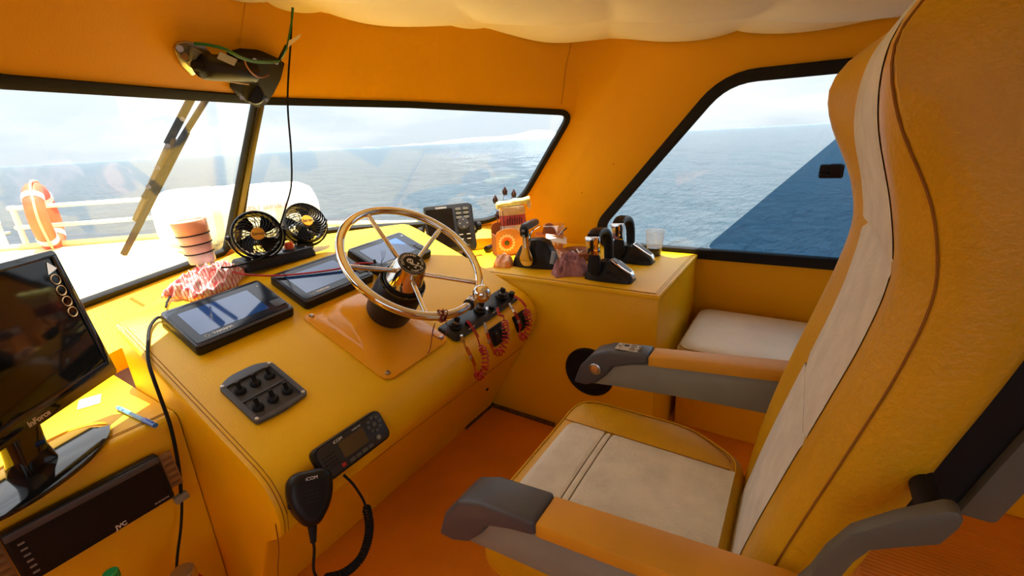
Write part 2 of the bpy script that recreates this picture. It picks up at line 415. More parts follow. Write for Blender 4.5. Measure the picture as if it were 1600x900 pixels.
# yellow padded sills below the windscreen panes
for nm, Mi, Mf_s, N_, line in (('window_sill_port', FLI, FL, NL, [ext(bl0, bl1, -0.6), bl1, bl0]), ('window_sill_starboard', FRI, FR, NR, [on_plane(*q, PA, NR) for q in ((376, 383), (450, 368), (520, 357), (650, 351), (772, 345))])):
    dn = -(PB - PA); dn = (dn - N_ * dn.dot(N_)).normalized(); hin = V((N_.x, N_.y, 0)).normalized()
    lo = []; dpt, zlo = (0.16, 0.601) if 'sill_port' in nm else (0.085, 0.667)
    for p in line:
        a = p + dn * 0.028 + N_ * 0.001
        lo.append([a, a + hin * 0.012 + V((0, 0, -0.002)), a + hin * dpt + V((0, 0, -0.055 * dpt / 0.085)), V((*(a + hin * dpt).xy, zlo)), V((*(a + hin * 0.01).xy, zlo))])
    struct(MB().loft(lo).build(nm, YEL, smooth=False), 'yellow padded sill under the windscreen')
# floor, ribbed panel, edge trims
fl = struct(MB().box((0.72, -0.1, -0.03), (3.1, 4.7, 0.06)).build('floor', FLOORM, smooth=False), 'glossy orange painted cabin floor')
rib = MB()
for i in range(70):
    rib.box((0.62 + i * 0.0145, -0.62, 0.0025), (0.008, 0.7, 0.005))
rib.box((1.12, -0.62, 0.0005), (1.04, 0.72, 0.002))
rb = rib.build('ribbed_panel', FLOORM, fl, smooth=False, weld=False); rb['kind'] = 'stuff'
struct(MB().box((1.38, 1.125, 0.008), (0.21, 0.012, 0.016)).build('trim_1', mat('worn_aluminium_trim', srgb(120, 100, 70), 0.4, 0.6, var=0.3, vscale=30)), 'worn metal strip at the foot of the helm console')
struct(MB().box((1.478, 0.96, 0.008), (0.012, 0.34, 0.016)).build('trim_2', MATS['worn_aluminium_trim']), 'worn metal strip at the foot of the side cabinet')

# rounded vinyl corner between windscreen surround and side wall, and at the centre of the header
def fillet(name, pa_, na, pb2, nb_, sa, sb):
    g = []
    for k in range(13):
        z = 0.70 + (1.735 - 0.70) * k / 12
        if name == 'trim_3': c = V((xs(z), front_y(xs(z), z), z)); 
        else: c = V((0.95, front_y(0.95001, z), z))
        a = c + pa_(z, c).normalized() * sa(z); b2 = c + pb2(z, c).normalized() * sb(z)
        g.append([a * (1 - t) ** 2 + c * 2 * t * (1 - t) + b2 * t * t + (na + nb_) * 0.0006 for t in [j / 8 for j in range(9)]])
    b3 = MB(); b3.loft([r for r in g if r[0].z > (0.0 if name == 'trim_3' else 1.44)], cap=False, closed=False)
    return struct(b3.build(name, ORG, ang=180))
fillet('trim_3', lambda z, c: V((1.6, front_y(1.6, z), z)) - c, NR, lambda z, c: V((0, -1, 0)), NS, lambda z: 0.03 if z < 1.34 else 0.03 + 0.12 * min(1, (z - 1.34) / 0.15), lambda z: 0.14)
fillet('trim_4', lambda z, c: V((0.6, front_y(0.6, z), z)) - c, NL, lambda z, c: V((1.3, front_y(1.3, z), z)) - c, NR, lambda z: 0.14, lambda z: 0.14)
# ceiling liner: quilted cream cloth hanging under the roof
def liner(u, v):
    x = XPORT + 0.01 + u * (xs(1.55) - XPORT - 0.02)
    yf = 1.0
    for _ in range(6): yf = front_y(x, 1.497 + 0.075 * max(-0.35, yf)) - 0.004
    y = YAFT + v * (yf - YAFT); z = 1.497 + 0.075 * max(-0.35, y)
    a = abs(math.sin(PI * (x * 2.6 + y * 1.2))) ** 0.7; b = abs(math.sin(PI * (y * 2.1 - x * 0.8))) ** 0.7
    puff = 0.030 * a * b + 0.006 * noise.noise(V((x * 4, y * 4, 0)))
    xe = xs(1.55)
    return (min(x, xs(z) - 0.003), y, z + 0.016 - puff)
ln = MB().grid(liner, 150, 170)
ce = struct(ln.build('ceiling', LINER, ang=180), 'cream quilted cloth liner sagging under the roof')
tuft = []
# ================================================================== OUTSIDE: sea, far coast, foredeck
seam = bpy.data.materials.new('sea_water'); seam.use_nodes = True
nt = seam.node_tree; b = nt.nodes['Principled BSDF']
b.inputs['Base Color'].default_value = (0.13, 0.22, 0.29, 1); b.inputs['Roughness'].default_value = 0.12; b.inputs['IOR'].default_value = 1.33
geo = nt.nodes.new('ShaderNodeNewGeometry'); mp = nt.nodes.new('ShaderNodeMapping'); mp.inputs['Scale'].default_value = (0.9, 2.0, 1); mp.inputs['Rotation'].default_value = (0, 0, 0.6)
n1 = nt.nodes.new('ShaderNodeTexNoise'); n1.inputs['Scale'].default_value = 2.6; n1.inputs['Detail'].default_value = 7; n1.inputs['Roughness'].default_value = 0.55
bp = nt.nodes.new('ShaderNodeBump'); bp.inputs['Strength'].default_value = 1.0; bp.inputs['Distance'].default_value = 1.6
nt.links.new(geo.outputs['Position'], mp.inputs[0]); nt.links.new(mp.outputs[0], n1.inputs['Vector']); nt.links.new(n1.outputs['Fac'], bp.inputs['Height']); nt.links.new(bp.outputs[0], b.inputs['Normal'])
SEAZ = -0.45
sea = MB(); rings = [2.6 * (1.045 ** k) for k in range(185)]
def sea_loop(r):
    out = []
    for i in range(240):
        a = 2 * PI * i / 240; x, y = 0.6 + r * math.cos(a), 0.8 + r * math.sin(a)
        h = 0.05 * noise.noise(V((x * 0.5, y * 0.9, 1.0))) + 0.03 * noise.noise(V((x * 1.6, y * 2.1, 4.0))) if r < 60 else 0
        out.append((x, y, SEAZ + h * min(1, 40 / r)))
    return out
sea.loft([sea_loop(r) for r in rings], cap=False)
so = sea.build('sea', seam, ang=180); struct(so, 'pale blue rippled open sea'); so['kind'] = 'structure'
hill = mat('hazy_blue_coast', srgb(225, 235, 242), 1.0, var=0.03, vscale=0.001)  # distance haze put into the hills' pale base colour
hm = MB()
D0 = 4500.0
def coast(u_, v_):
    x = 560 + u_ * 330; d = ray(x, 218 - 0.0 * u_); d.z = 0; d.normalize()
    prof = max(0.0, 70 * (0.18 * u_ + 0.9 * math.exp(-((u_ - 0.86) / 0.13) ** 2) + 0.45 * math.exp(-((u_ - 0.55) / 0.2) ** 2)) * min(1, (1 - u_) * 12) * min(1, u_ * 5) + 8 * noise.noise(V((u_ * 14, 0, 0))))
    p = V((0, 0, -2)) + d * (D0 + 900 * (v_ - 0.5)); p.z = -2 + prof * (1 - abs(2 * v_ - 1))
    return p
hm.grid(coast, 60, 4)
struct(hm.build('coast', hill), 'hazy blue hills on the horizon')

dk = [(2.12, 0.8), (2.13, 2.1), (1.9, 2.8), (1.18, 3.6), (0.58, 4.22), (0.2, 4.55), (-0.25, 4.25), (-0.9, 2.6), (-0.95, 0.9)]
DECKZ = 0.70
inner = [(XPORT, front_y(XPORT, 0.7) + 0.045), (0.95, front_y(0.94999, 0.7) + 0.045), (2.1, front_y(2.1, 0.7) + 0.045)]
fd = MB().prism([(2.13, inner[2][1]), (2.13, 2.1), (1.9, 2.8), (1.18, 3.6), (0.58, 4.22), (0.2, 4.55), (-0.25, 4.25), (-0.9, 2.6), (-0.95, inner[0][1]), inner[0], inner[1]], DECKZ - 0.05, DECKZ)
struct(fd.build('foredeck', CREAMDECK, smooth=False), 'sunlit cream foredeck beyond the windscreen')
hull = MB(); hl = [(2.3, 0.5), (2.25, 2.1), (1.95, 2.8), (1.18, 3.6), (0.58, 4.22), (0.2, 4.55), (-0.25, 4.25), (-0.9, 2.6), (-0.95, 0.5)]
hull.loft([[(x, y, z) for x, y in hl] for z in (-0.6, DECKZ - 0.052)], cap=False, closed=False)
struct(hull.build('hull', YEL, smooth=False), 'yellow hull side below the foredeck')
# toe rail along the deck edge
struct(MB().tube([(x, y, DECKZ + 0.015) for x, y in [(2.1, 2.1), (1.87, 2.78), (1.16, 3.57), (0.57, 4.18), (0.2, 4.5)]], 0.02, 8).build('deck_rim', CREAMDECK), 'raised cream rim along the foredeck edge')

# bow rail
br = thing('bow_railing', 'cream two-bar bow railing along the foredeck edge', 'railing', (0.7, 4.07, DECKZ))
def off(p): return V(p) - V((0.7, 4.07, DECKZ))
ra, rbx = V((0.66, 4.09, 0)), V((1.45, 3.29, 0))
for zz in (0.955, 0.835):
    MB().tube([off(ra + V((0, 0, zz))), off((ra + rbx) / 2 + V((0, 0, zz))), off(rbx + V((0, 0, zz)))], 0.013, 8).build('rail', RAIL, br)
for f in (0.02, 0.98):
    p = ra.lerp(rbx, f); MB().cyl(off(p + V((0, 0, DECKZ))), off(p + V((0, 0, 0.97))), 0.015).build('post', RAIL, br)
# lifebuoy tied to the rail end
lb_c = at_y(70, 340, 4.0) + V((0, 0, 0.0))
lbm = frame(lb_c, V((-0.12, 0.1, 1)), V((0.95, -0.36, 0.0)))
lb = thing('lifebuoy', 'orange lifebuoy leaning on the end of the bow railing', 'lifebuoy', lbm)
MB().tube([(0.17 * math.cos(a), 0.17 * math.sin(a), 0) for a in [2 * PI * i / 40 for i in range(40)]], 0.048, 12, closed=True).build('ring', BUOY, lb)
for k in range(4):
    a = PI / 4 + k * PI / 2; c = V((0.17 * math.cos(a), 0.17 * math.sin(a), 0)); t = V((-math.sin(a), math.cos(a), 0))
    MB().cyl(c - t * 0.02, c + t * 0.02, 0.0505, seg=14).build('band', WHITE, lb)
MB().tube(spline([(0.225 * math.cos(a) * (1.0 + 0.06 * (i % 2)), 0.225 * math.sin(a) * (1.0 + 0.06 * (i % 2)), 0.01) for i, a in enumerate([2 * PI * k / 12 for k in range(12)])], 4, True), 0.006, 6, closed=True).build('grab_rope', mat('straw_rope', srgb(225, 200, 140), 0.9), lb)
bp_ = at_z(10, 390, DECKZ)
bo = thing('deck_post', 'short white post standing on the foredeck at the far left', 'post', bp_)
MB().lathe([(0.028, 0), (0.022, 0.02), (0.02, 0.16), (0.024, 0.165), (0.022, 0.18), (0.0, 0.185)], 14).build('shaft', WHITE, bo)
MB().cyl((-0.045, 0, 0.1), (0.045, 0, 0.1), 0.01).build('cross_pin', STEEL, bo)
# liferaft canister
ca = V((1.0, 2.80, 0.885)); cb = V((1.68, 2.62, 0.865)); cm = frame(ca, (0, 0, 1), cb - ca); cl_ = (cb - ca).length
rf = thing('liferaft_canister', 'white liferaft canister lying on the foredeck', 'canister', T(V((ca.x, ca.y, DECKZ))))
rm = rf.matrix_basis.inverted() @ cm
prof = [(0.0, -0.06), (0.08, -0.055), (0.13, -0.03), (0.155, 0.02), (0.16, 0.08), (0.16, cl_ / 2 - 0.03), (0.166, cl_ / 2 - 0.025), (0.166, cl_ / 2 + 0.025), (0.16, cl_ / 2 + 0.03), (0.16, cl_ - 0.08), (0.155, cl_ - 0.02), (0.13, cl_ + 0.03), (0.08, cl_ + 0.055), (0.0, cl_ + 0.06)]
MB().lathe(prof, 32, rm).build('shell', WHITE, rf)
for zz in (0.2, cl_ - 0.2):
    MB().lathe([(0.1615, zz - 0.018), (0.163, zz - 0.016), (0.163, zz + 0.016), (0.1615, zz + 0.018)], 32, rm, caps=False).build('strap', mat('grey_strap', srgb(190, 190, 185), 0.7), rf)
    MB().box((0, 0, 0), (0.05, 0.30, 0.06), rf.matrix_basis.inverted() @ T(V((*(ca.lerp(cb, (zz) / cl_)).xy, DECKZ + 0.015)))).build('cradle', CREAMDECK, rf, bevel=0.01)
tn = (EYE - (ca + cb) / 2); ax = (cb - ca).normalized(); tn = (tn - ax * tn.dot(ax)).normalized()
tm = rf.matrix_basis.inverted() @ frame(ca.lerp(cb, 0.62) + tn * 0.167, ax, tn)
text('NEXT SERVICE', tm @ T(V((0, 0.02, -0.003))), 0.036, mat('faded_red_print', srgb(220, 150, 150), 0.7), rf, ext=0.003)
# crumpled tarpaulin and bag on the deck
def heap(c, rx, ry, h, seed, m, name, nrm=None, fold=9.0, segs=(56, 20), amp=0.45, base=0.0, xd=(1, 0, 0), pinch=0.18):
    M = frame(c, xd, nrm or (0, 0, 1)); loops = []
    for k in range(segs[1] + 1):
        rr = k / segs[1]; lp_ = []
        for i in range(segs[0]):
            a = 2 * PI * i / segs[0]; e = 1 + pinch * noise.noise(V((math.cos(a) * 1.7, math.sin(a) * 1.7, seed))) + 0.10 * noise.noise(V((math.cos(a) * 5, math.sin(a) * 5, seed + 3)))
            x, y = rr * rx * e * math.cos(a), rr * ry * e * math.sin(a)
            rid = 1 - abs(noise.noise(V((x * fold, y * fold * 1.8, seed * 1.3)))) * 2
            r2 = 1 - abs(noise.noise(V((x * fold * 2.3 + 5, y * fold * 2.0, seed)))) * 2
            hh = h * (max(0, 1 - rr ** 2.4) ** 0.6) * (1 - amp + amp * (0.7 * rid + 0.5 * r2)) + 0.004 * min(1, (1 - rr) * 8)
            lp_.append((x, y, base + max(0.002, hh) if k < segs[1] else base))
        loops.append(lp_)
    loops[0] = [(loops[0][0][0], loops[0][0][1], sum(p[2] for p in loops[1]) / segs[0])] * segs[0]
    b_ = MB(); b_.loft(loops[1:], M, cap=True)
    return b_.build(name, m, ang=180)
tag(heap(at_z(245, 415, DECKZ) + V((-0.05, -0.12, 0)), 0.14, 0.1, 0.10, 2.2, mat('white_tarpaulin', srgb(240, 238, 230), 0.7), 'tarpaulin'), 'crumpled white tarpaulin on the foredeck beside the canister', 'tarpaulin')
tag(heap(at_z(290, 418, DECKZ) + V((0.10, -0.02, 0)), 0.07, 0.06, 0.07, 5.1, mat('yellow_cloth', srgb(240, 200, 40), 0.8), 'rag'), 'small yellow rag on the foredeck behind the windscreen', 'rag')

# windscreen wiper, outside the port pane
OUT = -NL
def wl_pt(x, y, o): return on_plane(x, y, PA + OUT * o, NL)
wp = thing('windscreen_wiper', 'long black windscreen wiper outside the port pane', 'wiper', wl_pt(318, 150, 0.05))
def wi(x, y, o): return inv(wp, wl_pt(x, y, o))
WIPM = mat('wiper_black', (0.010, 0.011, 0.014), 0.8, spec=0.15)
def strip(p0, p1, w, t, m, name):
    p0, p1 = V(p0), V(p1); M = frame(p0, (p1 - p0), NL); l = (p1 - p0).length
    return MB().box((l / 2, 0, 0), (l, w, t), M).build(name, m, wp, bevel=0.002)
strip(wi(332, 140, 0.055), wi(225, 310, 0.055), 0.016, 0.012, WIPM, 'arm')
strip(wi(303, 146, 0.062), wi(262, 225, 0.062), 0.026, 0.010, WIPM, 'arm')
strip(wi(270, 215, 0.06), wi(212, 345, 0.06), 0.018, 0.014, mat('wiper_olive_reflection', srgb(88, 70, 30), 0.4), 'blade_holder')  # olive reflection of the sunlit dash painted onto the lower wiper
strip(wi(292, 205, 0.048), wi(193, 398, 0.048), 0.014, 0.016, WIPM, 'blade')
for q in ((285, 186), (262, 228), (246, 262), (232, 292)):
    MB().cyl(wi(*q, 0.075), wi(*q, 0.042), 0.007, seg=10).build('rivet', STEEL, wp)

# ================================================================== HELM CONSOLE
def dash_z(x, y): return 0.163 + 0.055 * x + 0.404 * y
XL, XR = 0.345, 1.475
def cprof(x):
    backs = [(0.345, 1.50), (0.45, 1.60), (0.6, 1.74), (0.8, 1.90), (0.95, 1.985), (1.2, 1.83), (1.35, 1.70), (1.475, 1.58)]
    for (a, ya), (b_, yb_) in zip(backs, backs[1:]):
        if a <= x <= b_ + 1e-6: yb = ya + (yb_ - ya) * (x - a) / (b_ - a); break
    zt = dash_z(x, 1.505)
    z = lambda y: dash_z(x, y)
    return [(yb, 0.0), (yb, zt - 0.03), (yb - 0.008, zt - 0.006), (yb - 0.03 if yb > 1.56 else yb - 0.012, zt + 0.001), (min(1.52, yb - 0.014), zt + 0.0), (1.46, z(1.46)), (1.3, z(1.3) + 0.001), (1.1, z(1.1) + 0.001), (0.94, z(0.94)), (0.905, z(0.905) - 0.004), (0.878, z(0.878) - 0.016), (0.860, z(0.86) - 0.042), (0.855, z(0.855) - 0.08), (0.866, z(0.86) - 0.125), (0.925, 0.365), (0.94, 0.345), (1.13, 0.0)]
hc = thing('helm_console', 'yellow vinyl helm console with sloping dash under the steering wheel', 'console', (0.9, 1.3, 0))
def hloc(p): return V(p) - V((0.9, 1.3, 0))
stations = [XL, XL + 0.004, XL + 0.014, 0.45, 0.6, 0.7, 0.8, 0.95, 1.08, 1.2, 1.35, 1.45, 1.465, XR]
loops = []
for x in stations:
    pr = cprof(x); k = min(x - XL, XR - x); sh = 0.012 if k < 0.002 else (0.004 if k < 0.006 else 0.0)
    cy, cz = 1.25, 0.4
    loops.append([hloc((x, y + (sh if y < cy else -sh), max(0, z - sh) if z > 0.001 else 0)) for y, z in pr])
MB().loft(loops).build('body', YEL, hc, ang=32)
# stitched seams: double line along the left edge of the dash, and along the nose crease
for dx in (0.012, 0.020):
    pr = cprof(XL + dx)
    MB().tube(spline([hloc((XL + dx, y, z)) + V((0, 0, 0.0006)) for y, z in pr[4:14]], 5), 0.0008, 5).build('stitching', STITCH, hc)
MB().tube([hloc((x, 0.925 - 0.001, 0.366)) for x in (0.36, 0.9, 1.46)], 0.0016, 5).build('stitching', STITCH, hc)
for dz in (0.0,):
    MB().tube(spline([hloc((XL - 0.001, y, z)) for y, z in ((0.868, 0.44), (0.885, 0.36), (0.93, 0.25), (0.96, 0.1 + dz))], 5), 0.0012, 5).build('stitching', STITCH, hc)
# small hole and scuffs on the lower panel
MB().cyl(hloc((1.30, 1.005, 0.22)), hloc((1.30, 1.02, 0.225)), 0.008, seg=12).build('cable_hole', BLACKM, hc)

# lower shelf unit on the port side
sc = thing('side_shelf', 'low yellow vinyl shelf beside the helm console, under the monitor', 'shelf', (-0.1, 1.5, 0))
def sloc(p): return V(p) - V((-0.1, 1.5, 0))
pts = [(XL - 0.002, 1.235), (XL - 0.002, 1.98), (-0.735, front_y(-0.735, 0.6) - 0.05), (-0.735, 1.235)]
SH = 0.60
b_ = MB(); lo = []
for z, o in ((0, 0.03), (SH - 0.022, 0.0), (SH - 0.008, 0.005), (SH, 0.02)):
    lo.append([sloc((x, y + (o if y < 1.3 else 0), z)) for x, y in pts])
b_.loft(lo); b_.build('body', YEL, sc, ang=50)
for dy in (0.024, 0.032):
    MB().tube([sloc((XL - 0.01, 1.235 + dy, SH + 0.0005)), sloc((-0.7, 1.235 + dy, SH + 0.0005))], 0.0012, 5).build('stitching', STITCH, sc)

# ================================================================== SIDE CABINET with the throttles
CT = 0.665; CXF = 1.485
cb_ = thing('side_cabinet', 'yellow vinyl side cabinet carrying the throttle levers', 'cabinet', (1.8, 0.9, 0))
def cl(p): return V(p) - V((1.8, 0.9, 0))
def cab_poly(z, i=0.0):
    xw = xs(z) - 0.004
    return [(CXF + i, 0.375 + i), (xw, 0.375 + i), (xw, front_y(xw, 0.7) - 0.03), (1.62, front_y(1.62, 0.7) - 0.03), (CXF + i, front_y(1.5, 0.7) - 0.06)]
b_ = MB(); b_.loft([[cl((x, y, z)) for x, y in cab_poly(CT)] for z in (0.0, CT - 0.014)]); b_.build('body', YEL, cb_, bevel=0.006)
b_ = MB(); b_.loft([[cl((x, y, z)) for x, y in cab_poly(CT, i)] for z, i in ((CT - 0.016, -0.003), (CT - 0.006, -0.004), (CT - 0.001, -0.001), (CT, 0.004))]); b_.build('top', YEL, cb_, ang=50)
for i, z in ((0.010, CT + 0.0004), (0.018, CT + 0.0004)):
    MB().tube([cl((CXF + i, 1.5, z)), cl((CXF + i, 0.375 + i, z)), cl((xs(CT) - 0.02, 0.375 + i, z))], 0.0011, 5).build('stitching', STITCH, cb_)
dc = at_x(921, 581, CXF)
dd = (at_x(921, 545, CXF) - dc).length
sp = thing('speaker_cover', 'round black speaker cover on the side cabinet behind the armrest', 'speaker', frame(dc, (0, 1, 0), (-1, 0, 0)))
MB().lathe([(dd * 1.02, 0.0005), (dd * 1.02, 0.004), (dd * 0.97, 0.009), (dd * 0.9, 0.008), (dd * 0.88, 0.005), (0.0, 0.006)], 40).build('rim', BLACKM, sp)
for r in (0.3, 0.5, 0.7):
    MB().tube([(dd * r * math.cos(a), dd * r * math.sin(a), 0.006) for a in [2 * PI * k / 36 for k in range(36)]], 0.0015, 5, closed=True).build('grille_ring', BLACKM, sp)

# bench along the starboard wall
bn = thing('side_bench', 'low orange bench with cream cushion along the starboard wall', 'bench', (1.9, -0.3, 0))
def bl(p): return V(p) - V((1.9, -0.3, 0))
MB().box(bl((1.945, -0.27, 0.165)), (0.39, 1.24, 0.33)).build('base', ORG, bn, bevel=0.005)
b_ = MB(); lo = []
for z, i in ((0.332, 0.012), (0.35, 0.0), (0.392, 0.0), (0.414, 0.015), (0.424, 0.05)):
    lo.append([bl((x, y, z)) for x, y in rrect(0.48 - 2 * i, 1.22 - 2 * i, 0.05, 5, 1.875, -0.265)])
b_.loft(lo); b_.build('cushion', BENCHW, bn, ang=60)
MB().tube([bl((x, y, 0.4075)) for x, y in rrect(0.48 - 0.018, 1.22 - 0.018, 0.05, 5, 1.875, -0.265)], 0.0025, 6, closed=True).build('piping', mat('tan_piping', srgb(196, 150, 80), 0.7), bn)

# ================================================================== HELM SEAT
SX = 0.82
hs = thing('captain_chair', 'mustard and cream high-backed captain chair with armrests', 'chair', (SX, 0.2, 0))
def sl_(p): return V(p) - V((SX, 0.2, 0))
def interp(tab, t):
    if t <= tab[0][0]: return tab[0][1]
    for i in range(len(tab) - 1):
        (a, va), (b2, vb) = tab[i], tab[i + 1]
        if t <= b2:
            h = b2 - a; f = (t - a) / h
            m0 = (vb - tab[i - 1][1]) / (b2 - tab[i - 1][0]) if i > 0 else (vb - va) / h
            m1 = (tab[i + 2][1] - va) / (tab[i + 2][0] - a) if i + 2 < len(tab) else (vb - va) / h
            return (2 * f ** 3 - 3 * f * f + 1) * va + (f ** 3 - 2 * f * f + f) * h * m0 + (3 * f * f - 2 * f ** 3) * vb + (f ** 3 - f * f) * h * m1
    return tab[-1][1]
YC = [(0.40, 0.035), (0.47, 0.02), (0.57, 0.0), (0.70, -0.03), (0.85, -0.067), (0.95, -0.09), (1.03, -0.100), (1.1, -0.089), (1.2, -0.062), (1.27, -0.058), (1.315, -0.074), (1.355, -0.108), (1.39, -0.15), (1.425, -0.20)]
HW = [(0.40, 0.225), (0.5, 0.245), (0.7, 0.25), (1.0, 0.25), (1.2, 0.252), (1.28, 0.25), (1.33, 0.238), (1.38, 0.205), (1.41, 0.16), (1.425, 0.11)]
BO = [(0.40, 0.0), (0.5, 0.008), (0.7, 0.018), (0.95, 0.020), (1.1, 0.022), (1.24, 0.044), (1.29, 0.034), (1.34, 0.004), (1.42, 0.0)]
DR = [(0.40, 0.03), (1.0, 0.032), (1.12, 0.03), (1.21, 0.006), (1.265, -0.004), (1.30, 0.004), (1.36, 0.02), (1.42, 0.02)]
TH = [(0.40, 0.09), (0.6, 0.10), (1.0, 0.11), (1.2, 0.15), (1.3, 0.16), (1.38, 0.10), (1.425, 0.04)]
def bump_(u):
    a = abs(u)
    if a < 0.46: return 0.0
    if a < 0.80: t = (a - 0.46) / 0.34; return t * t * (3 - 2 * t)
    t = (a - 0.80) / 0.20; return 1 - t * t * 1.0
def front_pt(u, z, lift=0.0):
    yc, hw, bo = interp(YC, z), interp(HW, z), interp(BO, z)
    e = max(0, abs(u) - 0.8) / 0.2
    return V((SX + u * hw, yc + bo * bump_(u) * (1.0 if u > 0 else 0.12) - interp(DR, z) * e * e + lift, z))
ZS = [0.40 + (1.425 - 0.40) * k / 48 for k in range(49)]
US = [-1 + 2 * k / 40 for k in range(41)]
def back_loop(z, u0=-1, u1=1):
    yc, hw, t, dr_ = interp(YC, z), interp(HW, z), interp(TH, z), interp(DR, z); out = [front_pt(u, z) for u in US]
    for a in (1.02, 1.03, 1.0, 0.94, 0.84): 
        f = {1.02: 0.25, 1.03: 0.55, 1.0: 0.8, 0.94: 0.95, 0.84: 1.0}[a]; out.append(V((SX + a * hw, yc - dr_ - (t - dr_) * f, z)))
    for a in (0.4, 0.0, -0.4): out.append(V((SX + a * hw, yc - t, z)))
    for a in (0.84, 0.94, 1.0, 1.03, 1.02):
        f = {1.02: 0.25, 1.03: 0.55, 1.0: 0.8, 0.94: 0.95, 0.84: 1.0}[a]; out.append(V((SX - a * hw, yc - dr_ - (t - dr_) * f, z)))
    return [sl_(p) for p in out]
bk = MB().loft([back_loop(z) for z in ZS]).build('backrest', SEATY, hs, ang=60)
zz = [0.42 + (1.395 - 0.42) * k / 60 for k in range(61)]
UN = [(0.42, 0.54), (0.6, 0.58), (0.85, 0.62), (1.03, 0.62), (1.15, 0.54), (1.2, 0.5), (1.4, 0.5)]
UF = [(0.42, 0.48), (0.85, 0.52), (1.03, 0.60), (1.15, 0.58), (1.25, 0.52), (1.4, 0.45)]
def pan(u, v):
    z = 0.42 + v * 0.975; un_, uf_ = interp(UN, z), interp(UF, z); uu = -un_ + u * (un_ + uf_); e = min(1, min(u, 1 - u) * 12); s = 0.003 * e
    for zc in (0.77, 1.035): s -= 0.004 * math.exp(-((z - zc) / 0.006) ** 2)
    p = front_pt(uu, z, 0.0015 + s); return sl_(p)
cp = MB().grid(pan, 24, 120).build('cream_panel', SEATW, bk, ang=180)
cp['label'] = 'cream leather centre strip of the backrest'
SEATS = mat('seat_seam', srgb(150, 96, 6), 0.8)
for u, mm, rr in ((-0.97, SEATS, 0.0014), (0.97, SEATS, 0.0014)):
    MB().tube([sl_(front_pt(u, z, 0.001)) for z in zz[2:]], rr, 6).build('seam', mm, bk)
for zc in (0.765, 1.03):
    MB().tube([sl_(front_pt(-0.49 + 0.98 * k / 16, zc, 0.0012)) for k in range(17)], 0.0012, 5).build('seam', STITCHW, bk)
# seat cushion
def cushion_poly(i):
    p = [(SX - 0.265 + i, 0.50 - i), (SX + 0.275 - i, 0.50 - i), (SX + 0.275 - i, 0.17), (SX + 0.20 - i, 0.03 + i), (SX - 0.20 + i, 0.03 + i), (SX - 0.265 + i, 0.12)]
    return round_poly(p, [0.07, 0.07, 0.05, 0.04, 0.04, 0.05], 6)
b_ = MB(); lo = []
for z, i in ((0.30, 0.03), (0.315, 0.01), (0.34, 0.0), (0.42, 0.0), (0.448, 0.008), (0.464, 0.028), (0.470, 0.06)):
    lo.append([sl_((x, y, z)) for x, y in cushion_poly(i)])
cu = b_.loft(lo); cu = cu.build('seat_cushion', SEATY, hs, ang=60)
WX0, WX1, WY0, WY1 = SX - 0.17, SX + 0.122, 0.05, 0.476
def wpan(u, v):
    x = WX0 + u * (WX1 - WX0); y = WY0 + v * (WY1 - WY0)
    e = min(1, min(u, 1 - u) * 14) * min(1, min(v, 1 - v) * 14)
    z = 0.470 + 0.004 * e - 0.02 * max(0, (v - 0.9) / 0.1) ** 2 + 0.004 * math.sin(PI * u) * math.sin(PI * v)
    z -= 0.003 * math.exp(-((y - 0.352) / 0.004) ** 2) + 0.003 * math.exp(-((y - 0.336) / 0.004) ** 2)
    return sl_((x, y, z))
wp_ = MB().grid(wpan, 30, 90).build('cream_panel', SEATW, cu, ang=180)
wp_['label'] = 'worn cream leather panel of the seat cushion'
for yy in (0.352, 0.336):
    MB().tube([sl_((WX0 + (WX1 - WX0) * k / 20, yy, 0.4725 + 0.003 * math.sin(PI * k / 20))) for k in range(21)], 0.0011, 5).build('seam', STITCHW, cu)
MB().tube([sl_((x, y, 0.4605)) for x, y in cushion_poly(0.02)], 0.0026, 6, closed=True).build('piping', SEATY, cu)
cpz = cushion_poly(0.03)
MB().tube([sl_((x, y, 0.4655)) for x, y in cpz[10:26]], 0.0011, 5).build('seam', SEATS, cu)
MB().tube([sl_(p) for p in ((WX1 + 0.0, 0.47, 0.4705), (WX1, 0.06, 0.4715))], 0.0014, 5).build('seam', STITCH, cu)
# base: pedestal
MB().box(sl_((SX, 0.24, 0.275)), (0.40, 0.40, 0.05)).build('seat_pan', BLACKM, hs, bevel=0.01)
MB().lathe([(0.15, 0.0), (0.15, 0.012), (0.06, 0.03), (0.055, 0.26)], 24, T(sl_((SX, 0.24, 0)))).build('pedestal', DGREY, hs)
# back shell: dark pad and grey metal panel
def shell(off_, th, hw_, za, zb, m, name):
    lo = []
    for k in range(15):
        z = za + (zb - za) * k / 14; y = interp(YC, z) - interp(TH, z) - off_
        lo.append([sl_((SX + sx * hw_, yy, z)) for sx, yy in ((-1, y), (1, y), (1, y - th), (-1, y - th))])
    return MB().loft(lo).build(name, m, hs, bevel=0.006)
shell(-0.012, 0.05, 0.225, 0.755, 1.30, BLACKM, 'back_pad')
shell(0.036, 0.032, 0.235, 0.78, 1.32, DGREY, 'back_panel')
